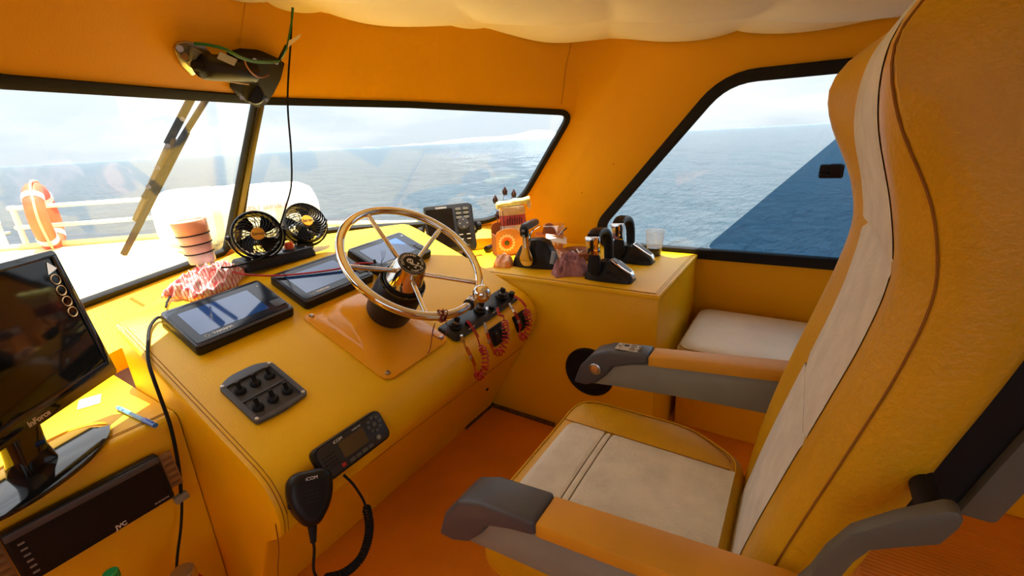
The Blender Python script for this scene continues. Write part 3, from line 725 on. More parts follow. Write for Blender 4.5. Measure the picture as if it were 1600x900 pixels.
# armrests
AX = 1.10
capP = [at_x(*p, AX) for p in ((1013, 545), (980, 545), (950, 546), (925, 553), (906, 572), (896, 597), (915, 601), (932, 598), (945, 588), (957, 574), (985, 571), (1013, 571))]
capP = [(p.y, p.z) for p in capP]
yb_cap = capP[0][0]
ztop = lambda y: 0.630 + (0.275 - y) * 0.11
capP = [(y, min(z, ztop(y) + 0.004)) for y, z in capP]
sideP = [(p.y, p.z) for p in [at_x(*q, AX) for q in ((918, 600), (945, 588), (960, 572), (1013, 568))]]
botP = [(p.y, p.z) for p in [at_x(*q, AX) for q in ((1170, 642), (1060, 623), (960, 606))]]
sideP = sideP + [(-0.05, ztop(-0.05) - 0.03)] + [(-0.05, botP[0][1] + 0.002)] + botP[1:]
def armrest(x0, x1, sgn, name_label):
    fr = frame((x0, 0, 0), (0, 1, 0), (1, 0, 0)); w = x1 - x0
    M_ = T(-V((SX, 0.2, 0))) @ fr
    arm = MB().prism(sideP, 0.008, w - 0.008, M_).build('armrest', GREYP, hs, bevel=0.003)
    MB().prism(capP, -0.004, w + 0.004, M_).build('end_cap', CHAR, arm, bevel=0.009, seg=3)
    pad = [(yb_cap, ztop(yb_cap) - 0.030), (yb_cap, ztop(yb_cap) - 0.002), (yb_cap - 0.004, ztop(yb_cap)), (-0.07, ztop(-0.07)), (-0.07, ztop(-0.07) - 0.030)]
    MB().prism(pad, 0.0, w, M_).build('pad', mat('armrest_tan_pad', srgb(222, 158, 36), 0.5, var=0.08, vscale=10), arm, bevel=0.005)
    return arm, M_
far, Mf_ = armrest(1.10, 1.165, 1, '')
near, Mn_ = armrest(0.482, 0.552, -1, '')
for o_ in [near] + list(near.children): o_.data.transform(T(V((0, 0, -0.016))))
bt = at_x(931, 575, AX); bm_ = T(-V((SX, 0.2, 0))) @ frame((AX - 0.004, bt.y, bt.z), (0, 1, 0), (-1, 0, 0))
MB().lathe([(0.018, 0), (0.018, 0.004), (0.014, 0.006), (0.0125, 0.003), (0.0115, 0.0055), (0, 0.0065)], 24, bm_).build('recline_button', STEEL, far)
pm = T(-V((SX, 0.2, 0))) @ frame((1.132, 0.352, ztop(0.352) + 0.0042), (0, -1, -0.02), (0, 0.03, 1)) 
lab = MB().prism(rrect(0.088, 0.042, 0.003), 0, 0.0015, pm).build('control_label', mat('silver_label', srgb(196, 190, 170), 0.4), far)
for q in range(2):
    for w_ in range(2):
        MB().tube([(0.002 + 0.022 * q + 0.007 * math.cos(a), -0.009 + 0.018 * w_ + 0.006 * math.sin(a), 0.002) for a in [2 * PI * k / 16 for k in range(16)]], 0.0009, 5, closed=True, M=pm).build('label_ring', LETTERB, lab)
MB().box((-0.018, 0.009, 0.0017), (0.014, 0.012, 0.001), pm).build('label_mark', LETTERB, lab)
MB().box((-0.031, 0, 0.0017), (0.001, 0.036, 0.001), pm).build('label_mark', LETTERB, lab)
MB().lathe([(0.003, 0.001), (0.003, 0.0022)], 12, pm @ T(V((-0.037, 0, 0)))).build('label_mark', LETTERB, lab)
# armrest bracket running up the near side of the backrest
brk = [(p.y, p.z) for p in [at_x(*q, 0.5) for q in ((1265, 900), (1290, 868), (1330, 836), (1400, 815), (1480, 799), (1500, 802), (1508, 815), (1500, 828), (1470, 853), (1400, 858), (1360, 862), (1335, 880), (1318, 900))]]
brk += [(brk[-1][0] + 0.02, brk[-1][1] - 0.08), (brk[0][0] + 0.03, brk[0][1] - 0.07)]
for x0 in (0.50, 1.135):
    MB().prism(brk, 0, 0.02, T(-V((SX, 0.2, 0))) @ frame((x0, 0, 0), (0, 1, 0), (1, 0, 0))).build('bracket', DGREY, hs, bevel=0.003)
MB().cyl(sl_((0.505, -0.15, 0.82)), sl_((1.14, -0.15, 0.82)), 0.012).build('pivot_bar', BLACKM, hs)

# ================================================================== ON THE DASH
ND = V((-0.055, -0.404, 1)).normalized(); XD = V((1, 0, 0.055)).normalized()
def dash_frame(x, y, h=0.0, rot=0): return frame(V((x, y, dash_z(x, y))) + ND * (h + 0.002), XD, ND) @ RZ(rot)
def dash_px(x, y, h): return on_plane(x, y, V((0, 0, 0.163)) + ND * h, ND)
SCREEN = mat('sky_reflection_screen', srgb(40, 82, 150), 0.05, var=0.02, coat=0.6, spec=0.8)  # the sky's blue reflection is put into the base colour of these unlit screens
def chartplotter(x, y, label):
    t = thing('chartplotter', label, 'display', dash_frame(x, y), 'chartplotters in a row on the dash')
    W, H = 0.278, 0.188
    MB().prism(rrect(W, H, 0.012), 0, 0.026, None, rrect(W, H, 0.012)).build('body', BLACK, t, bevel=0.003)
    MB().prism(rrect(W - 0.003, H - 0.003, 0.011), 0.026, 0.031).build('bezel', mat('slate_bezel', srgb(44, 48, 58), 0.3), t, bevel=0.002)
    MB().prism(rrect(W - 0.016, H - 0.030, 0.006), 0.031, 0.0322).build('glass_front', mat('black_glass_front', srgb(30, 36, 48), 0.1, var=0), t)
    MB().prism(rrect(0.192, 0.112, 0.002, 2, -0.014, 0.002), 0.0322, 0.0328).build('screen', SCREEN, t)
    d = MB().prism(rrect(0.034, 0.034, 0.003, 3, 0.115, -0.045), 0.0322, 0.0345).build('card_door', CHAR, t, bevel=0.001)
    MB().box((0.115, -0.0265, 0.0335), (0.034, 0.002, 0.002)).build('slot', BLACKM, d)
    for yy in (0.082, -0.082):
        MB().box((0, yy, 0.0313), (W - 0.03, 0.0012, 0.0008)).build('groove', BLACKM, t)
    text('YAMAHA', T(V((-0.058, -0.066, 0.0326))), 0.0125, LETTER, t, bold=0.0004)
    MB().tube([(-0.099 + 0.005 * math.cos(a), -0.066 + 0.005 * math.sin(a), 0.0326) for a in [2 * PI * k / 16 for k in range(16)]], 0.0007, 5, closed=True).build('emblem', LETTER, t)
    for k in range(3):
        a = PI / 2 + k * 2 * PI / 3; MB().box((-0.099 + 0.0025 * math.cos(a), -0.066 + 0.0025 * math.sin(a), 0.0326), (0.001, 0.001, 0.0006)).build('emblem', LETTER, t)
    MB().cyl((0.116, 0.06, 0.032), (0.116, 0.06, 0.033), 0.0025, seg=10).build('sensor', LETTER, t)
    return t
chartplotter(0.572, 1.362, 'black chartplotter nearest the side shelf, in front of the checked cloth')
chartplotter(0.888, 1.362, 'black chartplotter in the middle, behind the left side of the steering wheel')
chartplotter(1.196, 1.362, 'black chartplotter furthest right, seen through the steering wheel')

# six-switch panel
t = thing('toggle_switchboard', 'black panel with six toggle switches on the dash', 'switchboard', dash_frame(0.483, 1.083, 0, 0))
W, H = 0.137, 0.166
outl = round_poly([(-W / 2, -H / 2 + 0.004), (0, -H / 2 - 0.004), (W / 2, -H / 2 + 0.004), (W / 2, H / 2 - 0.012), (W / 4, H / 2 + 0.008), (-W / 4, H / 2 + 0.008), (-W / 2, H / 2 - 0.012)], [0.01, 0.08, 0.01, 0.01, 0.05, 0.05, 0.01])
MB().plate(outl, [rrect(W - 0.024, H - 0.03, 0.008, 4, 0, -0.004)], 0, 0.010).build('frame', CHAR, t, bevel=0.003)
MB().prism(rrect(W - 0.02, H - 0.026, 0.008, 4, 0, -0.004), 0, 0.004).build('face', mat('switch_face', (0.03, 0.03, 0.032), 0.5), t)
MB().box((0, -0.002, 0.0055), (W - 0.026, 0.004, 0.004)).build('divider', CHAR, t)
for r in range(2):
    for k in range(3):
        x, y = -0.038 + 0.038 * k, 0.034 - 0.072 * r
        s_ = MB().lathe([(0.0135, 0.003), (0.013, 0.008), (0.009, 0.012), (0.0, 0.0125)], 16, T(V((x, y, 0)))).build('switch_boot', BLACKM, t)
        MB().cyl((x, y, 0.01), (x, y + 0.012, 0.028), 0.0045, 0.006, 10).build('toggle', BLACK, s_)
        MB().tube([(x + 0.016 * math.cos(a), y + 0.003 + 0.016 * math.sin(a), 0.0043) for a in [PI * (0.15 + 0.7 * q / 8) for q in range(9)]], 0.0006, 4).build('mark', CHAR, t)
for sx, sy in ((-1, 1), (1, 1), (-1, -1), (1, -1)):
    MB().lathe([(0.0045, 0.009), (0.0045, 0.0115), (0.002, 0.012), (0, 0.011)], 12, T(V((sx * (W / 2 - 0.008), sy * (H / 2 - 0.014), 0)))).build('screw', STEEL, t)

# wheel mounting plate: raised orange housing
pl_ = thing('wheel_housing', 'raised orange moulded housing under the steering wheel', 'housing', dash_frame(0.862, 1.088))
W, H = 0.275, 0.375
lo = []
for z, w, h, oy, r in ((0, W, H, 0, 0.03), (0.004, W, H, 0, 0.03), (0.0055, W - 0.006, H - 0.006, 0, 0.03), (0.0056, W - 0.06, H - 0.08, 0.025, 0.05), (0.02, W - 0.075, H - 0.13, 0.035, 0.06), (0.045, W - 0.095, H - 0.20, 0.05, 0.06), (0.058, W - 0.125, H - 0.26, 0.055, 0.05)):
    lo.append([(x, y, z) for x, y in rrect(w, h, r, 6, 0, oy)])
MB().loft(lo).build('shell', PLATE, pl_, ang=55)
for sx, sy in ((-1, 1), (1, 1), (-1, -1), (1, -1)):
    MB().lathe([(0.008, 0.004), (0.008, 0.007), (0.006, 0.0105), (0, 0.0115)], 14, T(V((sx * (W / 2 - 0.022), sy * (H / 2 - 0.022), 0)))).build('screw', STEEL, pl_)

# steering wheel
WC = V((0.88, 0.906, 0.893)); WN = V((-0.038, -math.sin(0.681), math.cos(0.681))).normalized()
wu = V((1, 0, 0)).cross(WN).normalized(); ww = WN.cross(wu)
WF = Matrix((ww, wu, WN)).transposed().to_4x4() if ww.cross(wu).dot(WN) > 0 else Matrix((ww, -wu, WN)).transposed().to_4x4()
HAND = 1 if ww.cross(wu).dot(WN) > 0 else -1
WF.translation = WC
sw = thing('steering_wheel', 'polished steel five-spoke steering wheel with speed knob', 'steering wheel', WF)
RW = 0.2025
def wang(deg): a = math.radians(deg) * HAND; return V((math.cos(a), math.sin(a), 0))
MB().tube([wang(k * 5) * RW for k in range(72)], 0.0118, 14, closed=True).build('rim', CHROME, sw)
for k in range(5):
    a = -22 + 72 * k
    MB().cyl(wang(a) * 0.03 + V((0, 0, -0.045)), wang(a) * (RW - 0.004), 0.0068, seg=12).build('spoke', CHROME, sw)
hub = MB().lathe([(0.057, -0.10), (0.056, -0.09), (0.044, -0.022), (0.042, -0.018), (0.0, -0.018)], 36).build('hub', CHROME, sw)
bd = MB().lathe([(0.0415, -0.018), (0.0415, -0.0155), (0.0395, -0.0145), (0, -0.0145)], 36).build('hub_badge', BLACKM, sw)
MB().tube([wang(k * 10) * 0.0395 + V((0, 0, -0.0146)) for k in range(36)], 0.0006, 5, closed=True).build('badge_ring', LETTER, bd)
# badge artwork: skull, crossed bones, star and lettering round the edge
BF = Matrix.Identity(4)
side = inv(sw, WC + V((1, 0, 0))); upv = inv(sw, WC + V((0, 0.3, 1)))
BF = frame((0, 0, -0.0144), (side.normalized() + upv.normalized() * -0.25), (0, 0, 1))
em = MB()
em.prism([(0.0105 * math.cos(a) - 0.004, 0.0095 * math.sin(a) + 0.008) for a in [2 * PI * k / 20 for k in range(20)]], 0, 0.0004, BF)
em.prism([(-0.009, 0.002), (0.001, 0.002), (0.0, -0.006), (-0.008, -0.006)], 0, 0.0004, BF)
em.build('skull_mark', LETTER, bd)
for x in (-0.008, 0.0):
    MB().prism([(x + 0.0028 * math.cos(a), 0.007 + 0.0032 * math.sin(a)) for a in [2 * PI * k / 12 for k in range(12)]], 0.0004, 0.0006, BF).build('skull_eye', BLACKM, bd)
for a in (35, -35):
    M_ = BF @ T(V((0.008, -0.012, 0))) @ RZ(a); em = MB(); em.box((0, 0, 0.0003), (0.022, 0.003, 0.0005), M_)
    for x in (-0.011, 0.011):
        for y in (-0.0018, 0.0018): em.prism([(x + 0.0024 * math.cos(q), y + 0.0024 * math.sin(q)) for q in [2 * PI * k / 8 for k in range(8)]], 0.0001, 0.0006, M_)
    em.build('bone_mark', LETTER, bd)
MB().prism([((0.0035 if k % 2 == 0 else 0.0015) * math.cos(PI / 2 + k * PI / 5) - 0.021, (0.0035 if k % 2 == 0 else 0.0015) * math.sin(PI / 2 + k * PI / 5) - 0.014) for k in range(10)], 0, 0.0005, BF).build('star_mark', LETTER, bd)
def arc_text(s, rad, a0, a1, size, flip=False):
    for i, ch in enumerate(s):
        if ch == ' ': continue
        a = math.radians(a0 + (a1 - a0) * (i / (len(s) - 1)))
        text(ch, BF @ T(V((rad * math.cos(a), rad * math.sin(a), 0.0002))) @ Matrix.Rotation(a - PI / 2 + (PI if flip else 0), 4, 'Z'), size, LETTER, bd, ext=0.0002, bold=0.0002)
arc_text('OUTSGROUND', 0.0305, 178, 48, 0.0115)
arc_text('CAMPION TRUE', 0.0315, 238, 372, 0.0095, True)
# column boot
MB().lathe([(0.070, -0.235), (0.074, -0.19), (0.072, -0.12), (0.066, -0.10), (0.062, -0.095), (0.060, -0.088), (0.045, -0.083), (0.0, -0.083)], 36).build('column_boot', BLACK, sw, ang=50)
MB().lathe([(0.066, -0.102), (0.069, -0.100), (0.069, -0.095), (0.066, -0.093)], 36, None, caps=False).build('boot_ring', BLACKG, sw)
# speed knob clamped on the rim
kp = on_plane(754, 463, WC + WN * 0.045, WN); ka = inv(sw, kp); kd = V((ka.x, ka.y, 0)).normalized()
rp = kd * RW
MB().sphere((ka.x * 0.97, ka.y * 0.97, 0.05), 0.0255, seg=24, rings=16).build('speed_knob', CHROME, sw)
MB().cyl(rp + V((0, 0, 0.008)), V((ka.x * 0.97, ka.y * 0.97, 0.03)), 0.009, 0.012).build('knob_stem', CHROME, sw)
tg = V((-kd.y, kd.x, 0))
MB().cyl(rp - tg * 0.012, rp + tg * 0.012, 0.0165, seg=20).build('knob_clamp', STEEL, sw)
for s_ in (-1, 1): MB().cyl(rp + tg * s_ * 0.011, rp + tg * s_ * 0.013, 0.0172, seg=20).build('clamp_ring', BLACK, sw)
# dark red string knotted round the rim
kn = thing('rim_string', 'thin dark red string knotted round the steering wheel rim', 'string', WF)
ka2 = inv(kn, on_plane(690, 493, WC, WN)); kd2 = V((ka2.x, ka2.y, 0)).normalized(); kc = kd2 * RW; kt = V((-kd2.y, kd2.x, 0))
STR = mat('dark_red_string', srgb(120, 24, 34), 0.8)
pth = []
for k in range(64):
    a = 2 * PI * k / 16; rr = 0.0145 + 0.003 * math.sin(k * 1.7)
    pth.append(kc + kd2 * (rr * math.cos(a)) + V((0, 0, 1)) * rr * math.sin(a) + kt * (-0.012 + 0.024 * k / 63 + 0.004 * math.sin(k)))
MB().tube(pth, 0.0015, 6).build('wraps', STR, kn)
hang = [on_plane(x, y, WC + V((0, -0.005, 0)), V((0, 1, 0))) for x, y in ((690, 495), (700, 512), (690, 528), (676, 522), (680, 505), (676, 520), (672, 545), (668, 552))]
MB().tube(spline([inv(kn, p) for p in hang], 6), 0.0013, 6).build('tail', STR, kn)

# vhf radio on the nose, and its microphone
rt = math.radians(60); RN = V((0, -math.sin(rt), math.cos(rt)))
RF = frame((0.551, 0.866, 0.505), (1, 0, 0.012), RN)
vr = thing('vhf_radio', 'black marine radio with small screen on the console nose', 'radio', RF)
W, H = 0.198, 0.082
MB().prism(rrect(W, H, 0.018), -0.008, 0.022).build('body', BLACK, vr, bevel=0.005)
MB().prism(rrect(W - 0.012, H - 0.012, 0.014), 0.022, 0.025).build('face', mat('radio_face', (0.016, 0.016, 0.017), 0.45), vr, bevel=0.001)
MB().prism(rrect(0.072, 0.040, 0.003, 3, -0.002, 0.004), 0.025, 0.026).build('screen', mat('radio_screen', srgb(84, 72, 52), 0.15, var=0.02), vr)
for k in range(4): MB().prism(rrect(0.015, 0.008, 0.002, 2, -0.024 + 0.0185 * k, -0.028), 0.025, 0.0275).build('button', mat('radio_button', srgb(84, 84, 84), 0.5), vr)
for k in range(8):
    a = 2 * PI * k / 8; MB().prism(rrect(0.009, 0.007, 0.002, 2, 0.066 + 0.017 * math.cos(a), 0.012 + 0.017 * math.sin(a)), 0.025, 0.0275).build('button', mat('radio_button', srgb(84, 84, 84), 0.5), vr)
MB().prism(rrect(0.012, 0.010, 0.003, 3, 0.066, 0.012), 0.025, 0.028).build('button', MATS['radio_button'], vr)
MB().lathe([(0.006, 0.025), (0.0055, 0.029), (0, 0.0292)], 16, T(V((0.06, -0.022, 0)))).build('dial', GREYP, vr)
MB().prism(rrect(0.010, 0.008, 0.002, 2, -0.048, -0.026), 0.025, 0.0275).build('distress_key', REDC, vr)
for r in range(4):
    for k in range(4): MB().box((-0.084 + 0.009 * k, 0.012 - 0.009 * r, 0.0252), (0.006, 0.003, 0.0008)).build('grille_slot', BLACKM, vr)
text('iCOM', T(V((-0.034, 0.030, 0.0253))), 0.010, LETTER, vr)
text('MARINE VHF', T(V((0.02, 0.030, 0.0253))), 0.0045, LETTER, vr)
# microphone hanging on its clip left of the radio
mc = on_plane(476, 778, V((0.40, 0.80, 0.43)), V((-0.2, -1, 0.55)))
mtop = on_plane(482, 735, V((0.40, 0.80, 0.43)), V((-0.2, -1, 0.55))); mbot = on_plane(488, 822, V((0.40, 0.80, 0.43)), V((-0.2, -1, 0.55)))
MN = V((-0.2, -1, 0.55)).normalized(); up_ = (mtop - mbot); up_ = (up_ - MN * up_.dot(MN)); ml = up_.length
MF = frame((mtop + mbot) / 2, up_.cross(MN), MN)
mi = thing('radio_microphone', 'black handheld radio microphone hanging on the console nose', 'microphone', MF)
sh = [(-0.029, ml * 0.5), (0.029, ml * 0.5), (0.046, ml * 0.38), (0.048, ml * 0.1), (0.039, -ml * 0.2), (0.014, -ml * 0.5), (-0.014, -ml * 0.5), (-0.039, -ml * 0.2), (-0.048, ml * 0.1), (-0.046, ml * 0.38)]
sh = round_poly(sh, 0.02, 4); lo = []
for z, i in ((-0.016, 0.006), (-0.010, 0.0), (0.008, 0.0), (0.016, 0.005), (0.020, 0.014)): lo.append([(x, y, z) for x, y in offset_poly(sh, -i)])
MB().loft(lo).build('body', BLACK, mi, ang=50)
MB().prism(offset_poly(sh, -0.018), 0.0195, 0.0215).build('front_plate', BLACKM, mi, bevel=0.001)
text('iCOM', T(V((0.0, ml * 0.36, 0.0212))), 0.010, LETTER, mi)
for k in range(4): MB().box((0, ml * 0.15 - 0.008 * k, 0.0216), (0.026, 0.002, 0.001)).build('grille_slot', BLACK, mi)
MB().lathe([(0.02, -0.035), (0.02, -0.016)], 16, T(V((-0.022, ml * 0.30, 0)))).build('hang_clip', BLACKM, mi)
MB().box((-0.041, ml * 0.05, 0.0), (0.008, 0.035, 0.018)).build('talk_button', BLACKM, mi, bevel=0.002)
MB().cyl((0, -ml * 0.48, 0), (0, -ml * 0.48 - 0.035, 0), 0.010, 0.006).build('cord_sleeve', BLACKM, mi)
def fl_(x, y, Y): return at_y(x, y, Y)
cord = thing('microphone_cord', 'black coiled microphone cord looping below the radio', 'cord', at_y(540, 745, 0.83))
P = [inv(cord, at_y(x, y, Y)) for x, y, Y in ((537, 742, 0.835), (552, 757, 0.82), (566, 778, 0.815), (572, 792, 0.81))]
MB().tube(spline(P, 6), 0.0032, 8).build('lead', BLACKM, cord)
P = [inv(cord, at_y(x, y, Y)) for x, y, Y in ((572, 790, 0.81), (577, 820, 0.805), (573, 850, 0.80), (560, 877, 0.80), (535, 897, 0.80), (505, 905, 0.80))]
coil(P, 0.0085, 34, 0.0030, BLACKM, 'coil', cord)
pe = MF @ V((0, -ml * 0.48 - 0.035, 0))
P = [inv(cord, p) for p in (pe, at_y(491, 860, 0.80), at_y(490, 890, 0.80), at_y(497, 905, 0.80), at_y(505, 905, 0.80))]
MB().tube(spline(P, 6), 0.0032, 8).build('lead', BLACKM, cord)

# ignition panel with three key switches
W, H = 0.388, 0.088
ig = thing('ignition_panel', 'long black ignition panel with three key switches on the dash edge', 'panel', dash_frame(1.203, 0.934))
lo = []
for z, i in ((0, 0), (0.004, 0), (0.007, 0.004)): lo.append([(x, y, z) for x, y in offset_poly(rrect(W, H, 0.012), -i)])
MB().loft(lo).build('plate', BLACK, ig)
for k in range(3):
    x = -0.14 + 0.14 * k
    s_ = MB().lathe([(0.024, 0.007), (0.023, 0.013), (0.017, 0.018), (0.016, 0.024), (0, 0.024)], 24, T(V((x, 0.008, 0)))).build('key_switch', BLACK, ig)
    MB().lathe([(0.010, 0.024), (0.009, 0.030), (0, 0.030)], 16, T(V((x, 0.008, 0)))).build('key_barrel', STEEL, s_)
    MB().prism(rrect(0.012, 0.020, 0.004, 3, x, 0.008), 0.031, 0.046, T(V((0, 0, 0)))).build('key', BLACKM, s_, bevel=0.002)
    MB().lathe([(0.012, 0.007), (0.011, 0.020), (0, 0.021)], 16, T(V((x + 0.045, -0.012, 0)))).build('stop_switch', BLACK, ig)
    text('ENGINE STOP', T(V((x + 0.04, -0.033, 0.0072))), 0.0055, LETTER, ig)
MB().prism([(0.0, -0.010), (0.018, -0.004), (0.008, 0.011), (-0.012, 0.006)], 0.0072, 0.0078, T(V((0.03, -0.005, 0)))).build('tag', mat('silver_tag', (0.7, 0.7, 0.72), 0.25, 0.8), ig)
# two square switch plates on the console nose below it
for x, y, lbl in ((776, 522, 'small black switch plate on the console nose, left of the pair'), (812, 502, 'small black switch plate on the console nose, right of the pair')):
    c_ = on_plane(x, y, V((0, 0.861, dash_z(1.25, 0.86) - 0.05)), V((0, -0.95, 0.35)))
    g = thing('switch_plate', lbl, 'switch plate', frame(c_ + V((0, -0.006, 0.002)), (1, 0, 0.03), (0, -0.95, 0.35)), 'switch plates on the console nose')
    MB().prism(rrect(0.085, 0.066, 0.006), -0.004, 0.006).build('plate', BLACKM, g, bevel=0.002)
    for k in range(2): MB().box((-0.018 + 0.036 * k, 0, 0.007), (0.022, 0.034, 0.006)).build('rocker', BLACK, g, bevel=0.002)
    for k in range(2): MB().box((-0.018 + 0.036 * k, 0.008, 0.0102), (0.004, 0.002, 0.0006)).build('mark', LETTER, g)
# three red coiled stop-switch lanyards
def lanyard(a_px, c_px, b_px, label, Y=0.835):
    q = lambda pts: [at_y(x, y, Y + d) for x, y, d in pts]
    A_, C_, B_ = q(a_px), q(c_px), q(b_px)
    g = thing('stop_lanyard', label, 'lanyard', A_[0], 'red stop-switch lanyards below the ignition panel')
    f = lambda P: [inv(g, p) for p in P]
    MB().tube(spline(f([A_[1]] + A_[2:] + [C_[0]]), 6), 0.0022, 6).build('strand', REDC, g)
    MB().tube(spline([p + V((0.006, -0.002, 0)) for p in f([A_[1]] + A_[2:])], 6), 0.0022, 6).build('strand', REDC, g)
    coil(f(C_), 0.0115, 12, 0.0025, REDC, 'coil', g)
    MB().tube(spline(f([C_[-1]] + B_), 6), 0.0022, 6).build('strand', REDC, g)
    MB().tube(spline([p + V((0.007, 0, 0.001)) for p in f(B_)], 6), 0.0022, 6).build('strand', REDC, g)
    a0, a1 = f(A_[:2]); MB().cyl(a0, a0.lerp(a1, 0.55), 0.0045, 0.0055, 10).build('snap_hook', STEEL, g)
    MB().cyl(a0.lerp(a1, 0.6), a1, 0.0035, 0.0045, 10).build('swivel', CHROME, g)
    MB().cyl(f(A_)[2] + V((0, 0, 0.004)), f(A_)[2] - V((0, 0, 0.006)), 0.0048, seg=10).build('ferrule', STEEL, g)
    return g
lanyard([(721, 524, 0), (727, 543, 0), (735, 558, 0), (741, 572, 0)], [(743, 584, -0.005), (751, 588, -0.012), (758, 572, -0.012), (757, 552, -0.01), (750, 540, 0)], [(746, 528, 0.0), (738, 514, 0.005), (729, 502, 0.03)], 'red coiled stop lanyard hanging lowest, left of the switch plates')
lanyard([(757, 504, 0.0), (760, 520, -0.01), (764, 534, -0.012), (768, 543, -0.012)], [(772, 550, -0.016), (783, 549, -0.022), (790, 530, -0.022), (790, 512, -0.02), (788, 500, -0.015)], [(786, 495, -0.01), (779, 492, 0.0), (776, 482, 0.02)], 'red coiled stop lanyard hanging in front of the left switch plate')
lanyard([(796, 474, 0.02), (803, 488, -0.005), (810, 502, -0.014), (812, 514, -0.014)], [(812, 522, -0.018), (819, 527, -0.022), (826, 510, -0.022), (825, 492, -0.018), (820, 484, -0.01)], [(821, 480, -0.005), (813, 470, 0.02), (803, 463, 0.05)], 'red coiled stop lanyard hanging furthest right, over the console corner')

# ================================================================== ON THE SIDE CABINET
def top_frame(p, aft=(0, -1, 0)): return frame(V((p[0], p[1], CT + 0.0008)), aft, (0, 0, 1))
# single-lever throttle
p = at_z(829, 420, CT)
th = thing('throttle_lever', 'single throttle lever with gold tinted arm beside the snack bag', 'throttle', top_frame((p.x + 0.05, p.y - 0.0), (0.12, -1, 0)))
lo = []
for x, w, h in ((-0.105, 0.03, 0.002), (-0.095, 0.07, 0.04), (-0.06, 0.09, 0.095), (-0.02, 0.096, 0.125), (0.03, 0.096, 0.13), (0.06, 0.09, 0.12), (0.085, 0.085, 0.07), (0.10, 0.075, 0.02), (0.105, 0.06, 0.002)):
    lo.append([(x, y, z) for y, z in ((-w / 2, 0), (w / 2, 0), (w / 2 * 0.92, h * 0.55), (w / 2 * 0.6, h * 0.95), (0, h), (-w / 2 * 0.6, h * 0.95), (-w / 2 * 0.92, h * 0.55))])
MB().loft(lo).build('housing', BLACK, th, ang=45)
MB().box((0.080, -0.037, 0.07), (0.018, 0.010, 0.055), RY(12)).build('side_plate', mat('pale_blue_plate', srgb(150, 170, 195), 0.3), th, bevel=0.002)
GOLD = mat('gold_tinted_steel', (0.72, 0.55, 0.25), 0.12, 1.0, var=0.03)
arm = round_poly([(-0.034, 0.035), (-0.015, 0.0), (0.025, 0.005), (0.035, 0.035), (0.018, 0.075), (0.014, 0.165), (-0.012, 0.165), (-0.016, 0.075)], 0.02, 4)
xz = frame((-0.018, -0.052, 0.012), (1, 0, 0), (0, -1, 0))
am = MB().prism(arm, 0, 0.018, xz).build('arm', GOLD, th, bevel=0.004)
MB().box((0.0, 0.105, 0.0188), (0.009, 0.045, 0.001), xz).build('label', WHITE, am)
gr = MB(); gr.loft([[(-0.018 + a, yy, 0.185 + b) for a, b in rrect(0.036 - 0.004 * abs(k - 1), 0.032 - 0.003 * abs(k - 1), 0.012, 4)] for k, yy in enumerate((-0.078, -0.03, 0.055))])
g_ = gr.build('grip', CHAR, th, bevel=0.004)
MB().loft([[(-0.018 + a, -0.066 - 0.008 * k, 0.166 + b) for a, b in rrect(0.036, 0.046, 0.012, 4)] for k in range(3)]).build('thumb_switch', BLACK, g_, bevel=0.004)
for zz in (0.150, 0.172): MB().box((-0.018, -0.084, zz), (0.014, 0.003, 0.009)).build('mark', mat('grey_mark', (0.25, 0.25, 0.25), 0.5), g_)
MB().tube(spline([(0.0, -0.07, 0.10), (0.004, -0.06, 0.155), (0.006, -0.02, 0.168), (0.004, 0.05, 0.170)], 5), 0.003, 6).build('chrome_trim', CHROME, th)

